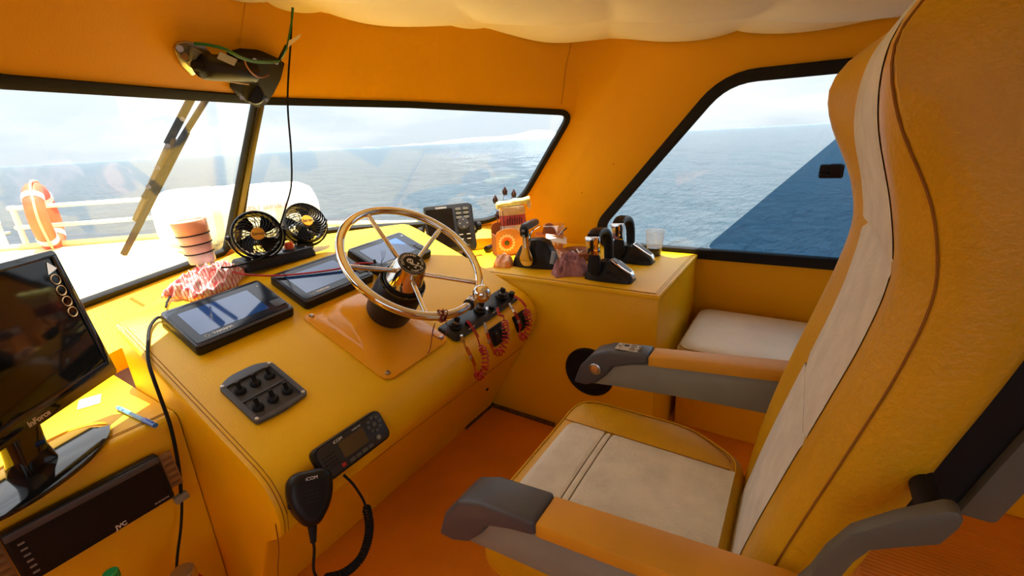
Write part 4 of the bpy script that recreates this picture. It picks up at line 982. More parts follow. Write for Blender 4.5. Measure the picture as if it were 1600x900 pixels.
# twin electronic throttles
def binnacle(p, label, yaw=0):
    t = thing('throttle_binnacle', label, 'throttle', top_frame(p) @ RZ(yaw), 'twin electronic throttles')
    lo = []
    for x, w, h in ((-0.088, 0.05, 0.002), (-0.08, 0.08, 0.03), (-0.055, 0.094, 0.065), (-0.02, 0.098, 0.078), (0.02, 0.098, 0.074), (0.06, 0.094, 0.052), (0.095, 0.08, 0.028), (0.102, 0.06, 0.002)):
        lo.append([(x, y, z) for y, z in ((-w / 2, 0), (w / 2, 0), (w / 2 * 0.95, h * 0.5), (w / 2 * 0.6, h * 0.96), (0, h), (-w / 2 * 0.6, h * 0.96), (-w / 2 * 0.95, h * 0.5))])
    MB().loft(lo).build('housing', BLACK, t, ang=45)
    lo = []
    for x, w, h in ((0.012, 0.04, 0.0785), (0.03, 0.05, 0.0725), (0.06, 0.048, 0.055), (0.095, 0.036, 0.032), (0.104, 0.026, 0.016)):
        lo.append([(x, -w / 2, h - 0.004), (x, w / 2, h - 0.004), (x, w / 2, h + 0.004), (x, -w / 2, h + 0.004)])
    MB().loft(lo).build('chrome_trim', CHROME, t, bevel=0.002)
    lo = []
    for x, w, h in ((0.02, 0.03, 0.0815), (0.06, 0.032, 0.0605), (0.092, 0.02, 0.038)):
        lo.append([(x, -w / 2, h - 0.002), (x, w / 2, h - 0.002), (x, w / 2, h + 0.001), (x, -w / 2, h + 0.001)])
    MB().loft(lo).build('inlay', CHAR, t)
    for k in range(3): MB().box((0.02 + 0.022 * k, -0.047, 0.040 - 0.009 * k), (0.018, 0.006, 0.014)).build('button', BLACKM, t, bevel=0.002)
    xz = frame((-0.035, -0.050, 0.0), (1, 0, 0), (0, -1, 0))
    lever = round_poly([(-0.026, 0.045), (0.0, 0.018), (0.028, 0.045), (0.022, 0.11), (-0.02, 0.11)], 0.016, 4)
    lv = MB().prism(lever, 0, 0.016, xz).build('lever', BLACKM, t, bevel=0.003)
    ch = round_poly([(-0.021, 0.108), (0.023, 0.108), (0.019, 0.135), (0.022, 0.18), (-0.034, 0.176), (-0.026, 0.14)], 0.006, 3)
    cp_ = MB().prism(ch, -0.004, 0.020, xz).build('lever_face', CHROME, lv, bevel=0.004)
    MB().prism(rrect(0.013, 0.044, 0.004, 3, -0.004, 0.143), 0.020, 0.0215, xz).build('trim_switch', BLACKG, lv)
    arch = spline([(-0.038, -0.055, 0.175), (-0.038, -0.03, 0.186), (-0.037, 0.02, 0.184), (-0.03, 0.052, 0.165), (-0.024, 0.062, 0.125), (-0.02, 0.06, 0.06)], 6)
    n = len(arch); lo = []
    for i, q in enumerate(arch):
        tt = (arch[min(i + 1, n - 1)] - arch[max(i - 1, 0)]).normalized(); ax_ = V((1, 0, 0)); up = tt.cross(ax_).normalized()
        wdt = 0.050 - 0.016 * (i / n); hgt = 0.026
        lo.append([q + ax_ * a * wdt / 0.05 + up * b_ for a, b_ in rrect(0.05, hgt, 0.009, 3)])
    MB().loft(lo).build('grip_arch', CHAR if False else BLACK, t, bevel=0.0, ang=50)
    return t
p = at_z(944, 440, CT); binnacle((p.x + 0.04, p.y), 'chrome and black throttle nearest the cabinet edge, beside the mauve towel')
p = at_z(979, 411, CT); binnacle((p.x + 0.035, p.y - 0.005), 'chrome and black throttle by the side window, beside the plastic cup')

# plastic cup of cola
p = at_z(1022, 399, CT)
cu_ = thing('plastic_cup', 'clear plastic cup with a little cola by the side window', 'cup', V((p.x, p.y, CT)))
MB().lathe([(0.0, 0.0015), (0.030, 0.0015), (0.0305, 0.004), (0.042, 0.113), (0.0445, 0.1145), (0.0445, 0.117), (0.0405, 0.1155), (0.029, 0.005), (0.0, 0.004)], 28, caps=False).build('wall', PLASTC, cu_)
MB().lathe([(0.0285, 0.0042), (0.0325, 0.038), (0.0, 0.038)], 28).build('cola', mat('cola', (0.02, 0.006, 0.003), 0.05), cu_)

# clay ashtray with cigarette ends
p = at_z(903, 404, CT) + V((0.02, 0.01, 0))
ash = thing('clay_ashtray', 'round brown clay ashtray with cigarette ends behind the mauve towel', 'ashtray', V((p.x, p.y, CT + 0.0005)))
MB().lathe([(0.06, 0.0), (0.078, 0.004), (0.084, 0.018), (0.082, 0.032), (0.074, 0.036), (0.05, 0.033), (0.044, 0.028), (0.040, 0.012), (0.0, 0.010)], 36, caps=False).build('bowl', CLAY, ash)
for a, r in ((20, 0.02), (130, 0.018), (250, 0.014)):
    c_ = V((r * math.cos(math.radians(a)), r * math.sin(math.radians(a)), 0.024)); d = V((math.cos(math.radians(a + 40)), math.sin(math.radians(a + 40)), 0.7)).normalized()
    MB().cyl(c_ - d * 0.012, c_ + d * 0.014, 0.004, seg=10).build('cigarette_end', WHITE, ash)

# mauve towel
tw = heap(at_z(884, 428, CT) + V((0.02, 0.0, 0.0005)), 0.082, 0.075, 0.075, 3.7, MAUVE, 'hand_towel', fold=20, segs=(96, 34), amp=0.85, xd=(0.6, -1, 0), pinch=0.45)
tag(tw, 'crumpled mauve hand towel beside the nearest chrome throttle', 'towel')

# printed carton, snack bag, second carton, clear tub, wrapper, dried flowers
CARD = mat('printed_orange_card', srgb(222, 150, 84), 0.6, var=0.12, vscale=25)
CARDB = mat('brown_card', srgb(150, 88, 48), 0.8)
p = at_z(797, 398, CT)
fx = V((0.75, -0.66, 0)).normalized(); fn = V((-0.66, -0.75, 0)).normalized()
ct = thing('flower_carton', 'open printed carton with a sunflower emblem on its front', 'carton', frame(V((p.x, p.y, CT + 0.0005)) + V((-0.008, -0.004, 0)), fx, (0, 0, 1)))
MB().box((0, 0.045, 0.003), (0.13, 0.09, 0.005)).build('bottom', CARDB, ct)
prf = round_poly([(-0.065, 0), (0.065, 0), (0.065, 0.10), (0.03, 0.13), (-0.03, 0.13), (-0.065, 0.115)], 0.025, 4)
fp = frame((0, 0.0, 0), (1, 0, 0), (0, -1, 0))
MB().prism(prf, -0.002, 0.001, fp).build('front_panel', CARD, ct)
MB().prism(round_poly([(-0.065, 0), (0.065, 0), (0.065, 0.10), (0.0, 0.15), (-0.065, 0.15)], 0.03, 4), -0.002, 0.001, fp @ T(V((0, 0, -0.09)))).build('back_panel', CARDB, ct)
for sx in (-1, 1): MB().box((sx * 0.064, 0.045, 0.05), (0.003, 0.088, 0.1)).build('side_panel', CARDB, ct)
pet = MB()
for k in range(16):
    M_ = fp @ T(V((-0.012, 0.062, 0.0015))) @ RZ(360 * k / 16); pet.prism([(0.018, -0.004), (0.038, -0.0065), (0.044, 0), (0.038, 0.0065), (0.018, 0.004)], 0, 0.0006, M_)
pet.build('flower_petals', mat('white_print', srgb(245, 225, 205), 0.6), ct)
pet = MB()
for k in range(14):
    M_ = fp @ T(V((-0.012, 0.062, 0.0022))) @ RZ(360 * k / 14 + 8); pet.prism([(0.008, -0.003), (0.026, -0.005), (0.032, 0), (0.026, 0.005), (0.008, 0.003)], 0, 0.0006, M_)
pet.build('flower_petals', mat('orange_print', srgb(232, 100, 30), 0.6), ct)
MB().lathe([(0.013, 0.003), (0.012, 0.0036), (0, 0.0036)], 18, fp @ T(V((-0.012, 0.062, 0)))).build('flower_centre', mat('dark_green_print', srgb(70, 76, 30), 0.6), ct)
# snack bag
p2 = at_z(824, 400, CT) + V((0.085, 0.13, 0))
sb_ = thing('snack_bag', 'tall snack bag with pink and white bands and rolled yellow top', 'bag', frame(V((p2.x, p2.y, CT + 0.016)), fx, (0, 0, 1)))
def bag_loop(z, w, d, s=0.0):
    out = []
    for k in range(28):
        a = 2 * PI * k / 28; x, y = math.cos(a), math.sin(a); x = math.copysign(abs(x) ** 0.6, x) * w / 2; y = math.copysign(abs(y) ** 0.7, y) * d / 2
        out.append((x + 0.004 * noise.noise(V((x * 40, y * 40, z * 40))), y + 0.007 * noise.noise(V((x * 30, y * 30, z * 30 + 7))) + s, z))
    return out
bands = [(0.0, 0.045, 'orange_band', srgb(235, 130, 50)), (0.045, 0.115, 'white_band', srgb(240, 234, 232)), (0.115, 0.165, 'pink_band', srgb(205, 84, 84)), (0.165, 0.205, 'cream_band', srgb(238, 205, 150))]
wd = lambda z: 0.15 - 0.02 * (z / 0.2); dp = lambda z: 0.07 - 0.025 * (z / 0.2)
for a, b_, nm, cc in bands:
    MB().loft([bag_loop(a + (b_ - a) * k / 5, wd(a + (b_ - a) * k / 5), dp(a + (b_ - a) * k / 5)) for k in range(6)]).build(nm, mat(nm, cc, 0.3, var=0.12, vscale=30, bump=0.4, bscale=40), sb_)
rl = MB(); lo = []
for k in range(12):
    x = -0.078 + 0.17 * k / 11; lo.append([(x, 0.003 + (0.022 + 0.004 * math.sin(k * 2)) * math.cos(a) * 0.8, 0.214 + 0.016 * (k / 11) + (0.017 + 0.002 * math.sin(k * 1.3)) * math.sin(a)) for a in [2 * PI * q / 12 for q in range(12)]])
rl.loft(lo).build('rolled_top', mat('pale_yellow_foil', srgb(238, 228, 140), 0.35, var=0.1, vscale=40, bump=0.4, bscale=50), sb_)
MB().prism([(0.0, 0.004), (0.022, 0.016), (0.026, -0.006), (0.018, -0.034), (0.008, -0.02)], 0, 0.0015, frame((0.07, -0.012, 0.215), (1, 0, 0), (0, -1, 0.2))).build('torn_flap', MATS['cream_band'], sb_)
for x in (-0.066, -0.052): MB().tube([(x, -0.036, 0.02), (x - 0.002, -0.034, 0.10), (x - 0.004, -0.028, 0.19)], 0.0015, 5).build('crease', mat('dark_print', srgb(80, 40, 40), 0.6), sb_)
for k in range(7): MB().prism([(-0.003, 0.12), (0.003, 0.12), (0.004, 0.15 + 0.008 * (k % 2)), (-0.002, 0.152)], 0, 0.001, frame((-0.035 + 0.012 * k, -0.0345, 0), (1, 0, 0), (0, -1, 0))).build('print_mark', MATS['dark_print'], sb_)
# second carton lying open, with a round handle
p3 = at_z(868, 400, CT) + V((0.045, 0.055, 0))
c2 = thing('patterned_carton', 'orange and white patterned carton with arched handle behind the ashtray', 'carton', frame(V((p3.x, p3.y, CT + 0.0005)), (0.45, -0.9, 0), (0, 0, 1)))
b_ = MB(); b_.loft([[(x * (1 + k * 0.12), y * (1 + k * 0.12), 0.095 * k) for x, y in ((-0.06, -0.04), (0.06, -0.04), (0.06, 0.04), (-0.06, 0.04))] for k in range(2)], cap=False); b_.build('sides', CARD, c2, smooth=False)
MB().box((0, 0, 0.002), (0.12, 0.08, 0.004)).build('bottom', CARDB, c2)
MB().prism([(0.034 * math.cos(a), 0.085 + 0.055 * math.sin(a)) for a in [PI * k / 16 for k in range(17)]], 0, 0.002, frame((0, 0.042, 0), (1, 0, 0), (0, -1, 0))).build('arched_handle', CARDB, c2)
for k in range(5):
    for r in range(2): MB().prism([(-0.008, 0), (0, -0.01), (0.008, 0), (0, 0.01)], 0, 0.001, frame((-0.04 + 0.02 * k, -0.0425 - r * 0.0, 0.055 + 0.02 * r), (1, 0, 0), (0, -1, -0.05))).build('print_diamond', MATS['white_print'], c2)
MB().box((0.01, -0.01, 0.10), (0.10, 0.05, 0.003), RX(28) @ RY(14)).build('open_flap', MATS['white_print'], c2)
# clear tub
p4_ = at_z(886, 396, CT) + V((0.06, 0.10, 0))
tub = thing('clear_tub', 'clear square plastic tub behind the patterned carton', 'tub', frame(V((p4_.x, p4_.y, CT + 0.0005)), (0.45, -0.9, 0), (0, 0, 1)))
b_ = MB(); b_.loft([[(x * s, y * s, z) for x, y in rrect(0.10, 0.08, 0.015)] for s, z in ((0.9, 0.0), (1.0, 0.12), (1.05, 0.125), (1.0, 0.122), (0.88, 0.004))], cap=False); b_.build('wall', PLASTC, tub)
MB().prism(rrect(0.09, 0.072, 0.013), 0, 0.003).build('bottom', PLASTC, tub)
# orange wrapper, twig of loose straws, stick, black cap
tag(heap(at_z(790, 413, CT) + V((-0.02, -0.005, 0.0005)), 0.05, 0.04, 0.055, 8.3, mat('orange_wrapper', srgb(240, 130, 40), 0.4, col2=srgb(245, 215, 180), vscale=25), 'snack_wrapper', fold=20, pinch=0.3), 'crumpled orange snack wrapper in front of the sunflower carton', 'wrapper')
tag(heap(at_z(868, 412, CT) + V((0.035, 0.02, 0.0005)), 0.05, 0.045, 0.05, 4.4, mat('orange_white_wrapper', srgb(238, 140, 60), 0.4, col2=srgb(245, 235, 225), vscale=30), 'snack_wrapper', fold=22, pinch=0.35), 'crumpled orange and white wrapper between throttle lever and ashtray', 'wrapper')
pa_, pb_ = at_z(852, 400, CT) + V((0.02, 0.01, 0.04)), at_z(886, 392, CT) + V((0, 0.0, 0.115))
tag(MB().cyl(pa_, pb_, 0.0035).build('wooden_stick', mat('dark_wood_stick', srgb(70, 50, 36), 0.6)), 'thin dark stick leaning on the patterned carton', 'stick')
q = at_z(768, 396, CT)
bc = thing('black_torch', 'small black torch lying behind the sunflower carton', 'torch', V((q.x + 0.02, q.y + 0.03, CT + 0.019)))
MB().cyl((-0.02, 0, 0), (0.055, 0.01, 0), 0.0165, 0.012).build('head', BLACK, bc, bevel=0.002)
MB().cyl((0.055, 0.01, 0), (0.10, 0.016, 0), 0.010, seg=14).build('handle', BLACKM, bc)
df = thing('dried_flowers', 'dark dried flowers on thin stems behind the snack bag', 'flowers', V((p2.x - 0.03, p2.y + 0.045, CT + 0.14)))
base_w = V((p2.x - 0.045, p2.y + 0.06, CT + 0.10))
DRY = mat('dark_dried_petals', srgb(38, 26, 26), 0.85, col2=srgb(90, 50, 44), vscale=60)
for x, y in ((774, 310), (789, 297), (803, 301), (778, 334)):
    d = ray(x, y); tt_ = ((base_w - EYE).dot(_f)) / d.dot(_f); w_ = EYE + d * tt_
    MB().tube(spline([inv(df, base_w), inv(df, base_w.lerp(w_, 0.6) + V((0, 0, 0.006))), inv(df, w_)], 5), 0.0013, 5).build('stem', DRY, df)
    c_ = inv(df, w_)
    for k in range(5):
        a = 2 * PI * k / 5; M_ = T(c_) @ Matrix.Rotation(a, 4, 'Z') @ RX(22)
        MB().prism([(0, 0.016), (0.014, -0.005), (0.010, -0.024), (-0.010, -0.024), (-0.014, -0.005)], 0.002, 0.004, M_ @ RX(68)).build('petal', DRY, df)

# fishfinder on a bracket
q = at_z(712, 402, CT)
fnm = V((-0.62, -0.72, 0.26)).normalized(); fxd = V((0.757, -0.652, 0))
ff = thing('fish_finder', 'black fish finder with keypad standing behind the steering wheel', 'fish finder', frame(V((q.x - 0.02, q.y + 0.0, CT + 0.0008)), fxd, (0, 0, 1)))
FFB = ff.matrix_basis.inverted() @ frame(on_plane(704, 357, V((q.x - 0.02, q.y, 0.80)), fnm), fxd, fnm)
W, H = 0.232, 0.232
MB().prism(round_poly([(-W / 2, -H / 2 + 0.01), (W / 2 - 0.01, -H / 2), (W / 2, -H / 2 + 0.02), (W / 2, H / 2 - 0.01), (W / 2 - 0.02, H / 2), (-W / 2, H / 2 - 0.004)], 0.012, 4), -0.035, 0.012, FFB).build('body', mat('fishfinder_shell', srgb(40, 42, 46), 0.45), ff, bevel=0.006)
MB().prism(rrect(0.125, 0.185, 0.005, 3, -0.045, 0.002), 0.012, 0.014, FFB).build('screen', BLACKG, ff)
for r in range(3):
    for k in range(2): MB().prism(rrect(0.026, 0.012, 0.004, 3, 0.045 + 0.036 * k, 0.088 - 0.02 * r), 0.012, 0.016, FFB).build('key', GREYP, ff)
MB().lathe([(0.030, 0.012), (0.028, 0.017), (0, 0.018)], 20, FFB @ T(V((0.063, 0.018, 0)))).build('rocker_pad', CHAR, ff)
for k in range(4):
    a = PI / 2 * k; MB().prism([(-0.004, 0.004), (0.004, 0.004), (0, 0.009)], 0.0178, 0.0186, FFB @ T(V((0.063, 0.018, 0))) @ RZ(90 * k) @ T(V((0, 0.012, 0)))).build('arrow_mark', LETTER, ff)
for r in range(2):
    for k in range(2): MB().prism(rrect(0.026, 0.010, 0.003, 3, 0.045 + 0.036 * k, -0.035 - 0.022 * r), 0.012, 0.0155, FFB).build('key', BLACKM, ff); 
for r in range(2):
    for k in range(2): MB().box((0.045 + 0.036 * k, -0.035 - 0.022 * r, 0.0158), (0.018, 0.004, 0.0006), FFB).build('key_mark', LETTER, ff)
text('GARMIN', FFB @ T(V((-0.035, 0.099, 0.0124))), 0.014, LETTER, ff, bold=0.0004)
text('echo 200', FFB @ T(V((0.062, -0.088, 0.0124))), 0.010, GREYP, ff)
MB().box((0, 0.02, 0.006), (0.16, 0.10, 0.012)).build('bracket_foot', BLACK, ff, bevel=0.003)
for sx in (-1, 1):
    MB().box((sx * (W / 2 + 0.012), 0, -0.014), (0.010, 0.05, 0.03), FFB).build('bracket_arm', BLACK, ff, bevel=0.003)
    MB().lathe([(0.022, 0), (0.022, 0.012), (0.018, 0.02), (0, 0.021)], 14, FFB @ frame((sx * (W / 2 + 0.016), 0, -0.014), (0, 1, 0), (sx, 0, 0))).build('bracket_knob', BLACKM, ff)
    MB().tube([FFB @ V((sx * (W / 2 + 0.012), -0.02, -0.014)), V((sx * 0.07, 0.02, 0.06)), V((sx * 0.06, 0.02, 0.008))], 0.008, 8).build('bracket_arm', BLACK, ff)

# ================================================================== FANS, CLOTH, CABLES ON THE DASH
LZ = dash_z(0.875, 1.505) + 0.006
fb = thing('twin_fan', 'black twin dashboard fan with amber badges and orange knob', 'fan', frame((0.85, 1.572, LZ), (1, 0, 0.055), (0, 0, 1)))
lo = []
for z, i in ((0, 0), (0.012, 0), (0.032, 0.008), (0.036, 0.014)): lo.append([(x, y, z) for x, y in offset_poly(rrect(0.262, 0.118, 0.016), -i)])
MB().loft(lo).build('base', BLACK, fb, ang=30)
MB().lathe([(0.024, 0.03), (0.024, 0.042), (0, 0.042)], 20, T(V((0.045, -0.026, 0)))).build('knob_seat', CHAR, fb)
MB().lathe([(0.0165, 0.042), (0.0175, 0.06), (0.015, 0.064), (0, 0.065)], 20, T(V((0.045, -0.026, 0)))).build('control_knob', ORANGEK, fb, ang=50)
for x in (-0.095, 0.105): MB().lathe([(0.004, 0.036), (0.003, 0.038), (0, 0.038)], 10, T(V((x, -0.035, 0)))).build('screw', STEEL, fb)
def fan_head(c, nrm, R, rot, foot):
    M_ = fb.matrix_basis.inverted() @ frame(c, V((1, 0, 0)) if abs(nrm.x) < 0.9 else V((0, 1, 0)), nrm)
    rg = MB().lathe([(R * 0.80, -0.048), (R * 0.93, -0.040), (R, -0.005), (R, 0.006), (R * 0.955, 0.012), (R * 0.89, 0.006), (R * 0.88, -0.005), (R * 0.80, -0.040)], 48, M_, caps=False).build('fan_ring', BLACK, fb)
    gl = MB()
    for k in range(26):
        a0 = 2 * PI * k / 26; pts_ = []
        for j in range(7):
            f = j / 6; r = R * (0.26 + 0.65 * f); a = a0 + 0.75 * f * f; pts_.append((r * math.cos(a), r * math.sin(a), 0.012 + 0.010 * math.cos(f * PI / 2)))
        gl.tube(pts_, 0.0015, 5, M=M_)
    for rr in (0.58, 0.78): gl.tube([(R * rr * math.cos(a), R * rr * math.sin(a), 0.010 + 0.006 * (0.8 - rr)) for a in [2 * PI * q / 40 for q in range(40)]], 0.0011, 5, closed=True, M=M_)
    gl.build('front_grille', BLACK, fb, weld=False)
    gb = MB()
    for k in range(18):
        a = 2 * PI * k / 18; gb.tube([(R * 0.2 * math.cos(a), R * 0.2 * math.sin(a), -0.05), (R * 0.82 * math.cos(a + 0.3), R * 0.82 * math.sin(a + 0.3), -0.046)], 0.0014, 4, M=M_)
    for rr in (0.4, 0.6): gb.tube([(R * rr * math.cos(a), R * rr * math.sin(a), -0.049) for a in [2 * PI * q / 32 for q in range(32)]], 0.0012, 4, closed=True, M=M_)
    gb.build('rear_grille', BLACK, fb, weld=False)
    MB().lathe([(R * 0.24, -0.052), (R * 0.26, -0.02), (R * 0.24, 0.0), (0, 0.0)], 24, M_).build('motor', BLACKM, fb)
    for k in range(4):
        a = 2 * PI * k / 4 + rot
        def bl_(u, v):
            r = R * (0.2 + 0.62 * u); aa = a + (v - 0.5) * 0.95 + 0.25 * u; return (r * math.cos(aa), r * math.sin(aa), -0.018 + (v - 0.5) * 0.022)
        MB().grid(bl_, 6, 6, M_).build('blade', BLACK, fb)
    bg_ = MB().lathe([(R * 0.265, 0.016), (R * 0.265, 0.023), (R * 0.25, 0.0255), (0, 0.0265)], 28, M_).build('badge', AMBER, fb)
    text('Seiren', M_ @ T(V((0, 0, 0.0268))) @ RZ(-8), 0.0145, LETTERB, bg_)
    # yoke
    yk = []
    dn = (fb.matrix_basis.inverted().to_3x3() @ V((0, 0, -1)))
    loc = M_.inverted().to_3x3() @ dn; a_d = math.atan2(loc.y, loc.x)
    for j in range(17):
        a = a_d - PI / 2 + PI * j / 16; yk.append((R * 1.07 * math.cos(a), R * 1.07 * math.sin(a), -0.018))
    lo = []
    for j, q in enumerate(yk):
        q = V(q); rd = V((q.x, q.y, 0)).normalized(); lo.append([q + rd * a + V((0, 0, b_)) for a, b_ in ((-0.003, -0.009), (0.004, -0.009), (0.004, 0.009), (-0.003, 0.009))])
    MB().loft(lo, M_).build('yoke', BLACK, fb)
    for e in (yk[0], yk[-1]): MB().sphere(e, 0.011, M_, seg=12, rings=8).build('pivot', BLACK, fb)
    q = M_ @ V(yk[8]); MB().cyl((foot[0], foot[1], 0.03), q, 0.02, 0.014).build('neck', BLACK, fb)
c1 = at_y(402, 366, 1.54); c2_ = at_y(477, 348, 1.60)
fan_head(c1, V((-0.35, -0.92, 0.22)).normalized(), 0.079, 0.4, (-0.058, 0.0))
fan_head(c2_, V((-0.12, -0.88, 0.45)).normalized(), 0.080, 1.0, (0.10, 0.02))

# black supply cable hanging from the ceiling to the fans
fc = thing('fan_cable', 'thin black cable hanging from the ceiling down to the fans', 'cable', at_y(455, 30, 1.37))
P = [at_y(x, y, Y) for x, y, Y in ((457, 12, 1.34), (456, 27, 1.355), (454, 70, 1.37), (450, 130, 1.38), (450, 175, 1.40), (455, 240, 1.44), (455, 290, 1.47), (446, 325, 1.50), (438, 352, 1.51), (436, 372, 1.515), (415, 398, 1.50), (390, 410, 1.49), (362, 417, 1.49), (345, 418, 1.50))]
MB().tube(spline([inv(fc, p) for p in P], 8), 0.003, 8).build('lead', BLACKM, fc)

# ribbed beaker standing in the cloth
q = dash_px(327, 420, 0.0)
bk_ = thing('ribbed_beaker', 'tapered orange and grey plastic beaker with black rings', 'beaker', frame((q.x - 0.005, q.y + 0.01, dash_z(q.x, min(1.5, q.y)) + 0.034), (1, 0, 0), V((-0.07, 0.02, 1))))
segs_ = [(0.035, 0.068, srgb(205, 190, 188), 'grey_segment'), (0.068, 0.098, srgb(215, 178, 170), 'mauve_segment'), (0.098, 0.128, srgb(245, 190, 165), 'peach_segment'), (0.128, 0.172, srgb(255, 178, 135), 'orange_segment')]
rad = lambda z: 0.036 + (z - 0.035) * 0.095
for a, b_, cc, nm in segs_:
    MB().lathe([(rad(a), a), (rad(a) + 0.0015, a + 0.004), (rad(b_), b_ - 0.003), (rad(b_) - 0.001, b_)], 32, caps=True).build(nm, mat(nm, cc, 0.3, var=0.03), bk_)
    if a > 0.04: MB().tube([((rad(a) + 0.0012) * math.cos(t_), (rad(a) + 0.0012) * math.sin(t_), a) for t_ in [2 * PI * k / 36 for k in range(36)]], 0.0018, 6, closed=True).build('ring', BLACKM, bk_)
for x in (-0.018, 0.018): MB().box((x, -0.012, 0.018), (0.014, 0.014, 0.04)).build('foot', mat('grey_segment', (0, 0, 0)), bk_, bevel=0.002)

# checked cloth
m = bpy.data.materials.new('red_check_cloth'); m.use_nodes = True; nt = m.node_tree; b = nt.nodes['Principled BSDF']; b.inputs['Roughness'].default_value = 0.95
tc = nt.nodes.new('ShaderNodeTexCoord'); mp_ = nt.nodes.new('ShaderNodeMapping'); mp_.inputs['Rotation'].default_value = (0.2, 0.1, 0.5)
w1_ = nt.nodes.new('ShaderNodeTexWave'); w1_.inputs['Scale'].default_value = 34; w1_.inputs['Distortion'].default_value = 1.2; w1_.bands_direction = 'X'
w2_ = nt.nodes.new('ShaderNodeTexWave'); w2_.inputs['Scale'].default_value = 34; w2_.inputs['Distortion'].default_value = 1.2; w2_.bands_direction = 'Y'
mu_ = nt.nodes.new('ShaderNodeMath'); mu_.operation = 'MINIMUM'
rp_ = nt.nodes.new('ShaderNodeValToRGB'); rp_.color_ramp.elements[0].position = 0.0; rp_.color_ramp.elements[0].color = (*srgb(205, 80, 88), 1); rp_.color_ramp.elements[1].position = 0.25; rp_.color_ramp.elements[1].color = (*srgb(232, 205, 195), 1)
for a_, b__ in ((tc.outputs['Object'], mp_.inputs[0]), (mp_.outputs[0], w1_.inputs['Vector']), (mp_.outputs[0], w2_.inputs['Vector']), (w1_.outputs['Fac'], mu_.inputs[0]), (w2_.outputs['Fac'], mu_.inputs[1]), (mu_.outputs[0], rp_.inputs[0]), (rp_.outputs[0], b.inputs['Base Color'])): nt.links.new(a_, b__)
q = dash_px(327, 440, 0.01)
cloth = heap(V((q.x, q.y + 0.008, dash_z(q.x, q.y) + 0.004)), 0.118, 0.06, 0.055, 6.4, m, 'checked_cloth', nrm=ND, fold=24, segs=(96, 34), amp=0.8, xd=(1, 0.12, 0), pinch=0.3)
tag(cloth, 'crumpled red and white checked cloth behind the nearest chartplotter', 'cloth')
# red cable across the displays with black plug
rc = thing('red_cable', 'red twin cable lying across the middle chartplotter', 'cable', dash_px(372, 427, 0.05))
for o in (0.0, 0.0055):
    P = [dash_px(x, y, h) for x, y, h in ((365, 425, 0.045), (385, 429, 0.042), (430, 431, 0.042), (480, 427, 0.042), (530, 420, 0.044), (560, 412, 0.05), (585, 411, 0.055))]
    MB().tube(spline([inv(rc, p + V((0, o, 0.0))) for p in P], 8), 0.0028, 8).build('lead', REDC, rc)
pg = dash_px(596, 420, 0.055); pf = rc.matrix_basis.inverted() @ frame(pg, (0.8, -0.5, 0), ND)
MB().prism(rrect(0.046, 0.034, 0.006), -0.014, 0.014, pf).build('plug', BLACK, rc, bevel=0.003)
MB().cyl(pf @ V((-0.015, 0.015, 0.0)), pf @ V((-0.018, 0.04, 0.012)), 0.005).build('plug_pin', BLACKM, rc)
for k in range(3): MB().tube(spline([pf @ V((0.0, 0.016, 0.01)), pf @ V((0.006 + 0.004 * k, 0.03, 0.03)), pf @ V((0.0 + 0.008 * k, 0.036, 0.055))], 4), 0.0007, 4).build('cable_tie', BLACKM, rc)

# black cable running from the first chartplotter down over the console edge
bcb = thing('display_cable', 'black cable running from the first chartplotter down past the stereo', 'cable', dash_px(245, 497, 0.012))
P = [dash_px(262, 500, 0.012), dash_px(247, 496, 0.012), dash_px(234, 512, 0.012), dash_px(231, 540, 0.012), dash_px(232, 565, 0.010), at_x(240, 592, 0.331), at_x(252, 625, 0.326), at_y(266, 665, 1.222), at_y(275, 705, 1.215), at_y(281, 745, 1.212), at_y(283, 776, 1.21)]
MB().tube(spline([inv(bcb, p) for p in P], 8), 0.0042, 8).build('lead', BLACKM, bcb)
cpn = frame(at_y(283, 777, 1.208), (1, 0, 0.1), (0, -1, 0)); MB().prism(rrect(0.030, 0.020, 0.003), -0.007, 0.007, bcb.matrix_basis.inverted() @ cpn).build('connector', GREYP, bcb, bevel=0.002)
P = [at_y(284, 778, 1.21), at_y(284, 800, 1.21), at_y(282, 830, 1.21), at_y(277, 870, 1.20), at_y(275, 910, 1.19)]
MB().tube(spline([inv(bcb, p) for p in P], 8), 0.0034, 8).build('lead', BLACKM, bcb)
P = [dash_px(283, 448, 0.012), dash_px(270, 458, 0.008), dash_px(262, 470, 0.006), dash_px(259, 480, 0.010)]
MB().tube(spline([inv(bcb, p) for p in P], 6), 0.003, 8).build('lead', BLACKM, bcb)

# ================================================================== MONITOR, STEREO, PEN ON THE PORT SHELF
brp = at_z(182, 582, 0.705)
mw = V((-0.78, -0.63, 0)).normalized(); mn = V((0.63, -0.78, 0)).normalized()
LEAN = math.radians(7)
mup = (V((0, 0, 1)) * math.cos(LEAN) - mn * math.sin(LEAN)).normalized()
MW, MH = 0.45, 0.315
mo = brp + mw * (MW / 2)
mon = thing('computer_monitor', 'black computer monitor on an oval stand at the left edge', 'monitor', frame(V((mo.x, mo.y, SH + 0.0008)), -mw, (0, 0, 1)))
MI = mon.matrix_basis.inverted()
MMF = MI @ frame(brp + mw * (MW / 2) + mup * (MH / 2), -mw, mup.cross(mw) if mup.cross(mw).dot(mn) > 0 else -mup.cross(mw))
MB().prism(rrect(MW, MH, 0.010), -0.030, 0.0, MMF).build('casing', BLACKG, mon, bevel=0.005)
MB().plate(rrect(MW, MH, 0.010), [rrect(MW - 0.030, MH - 0.052, 0.002, 2, 0, 0.011)], 0.0, 0.004, MMF).build('bezel', BLACKG, mon, bevel=0.001)
MB().prism(rrect(MW - 0.028, MH - 0.050, 0.002, 2, 0, 0.011), -0.001, 0.001, MMF).build('screen', mat('monitor_screen', (0.004, 0.004, 0.004), 0.05, var=0), mon)
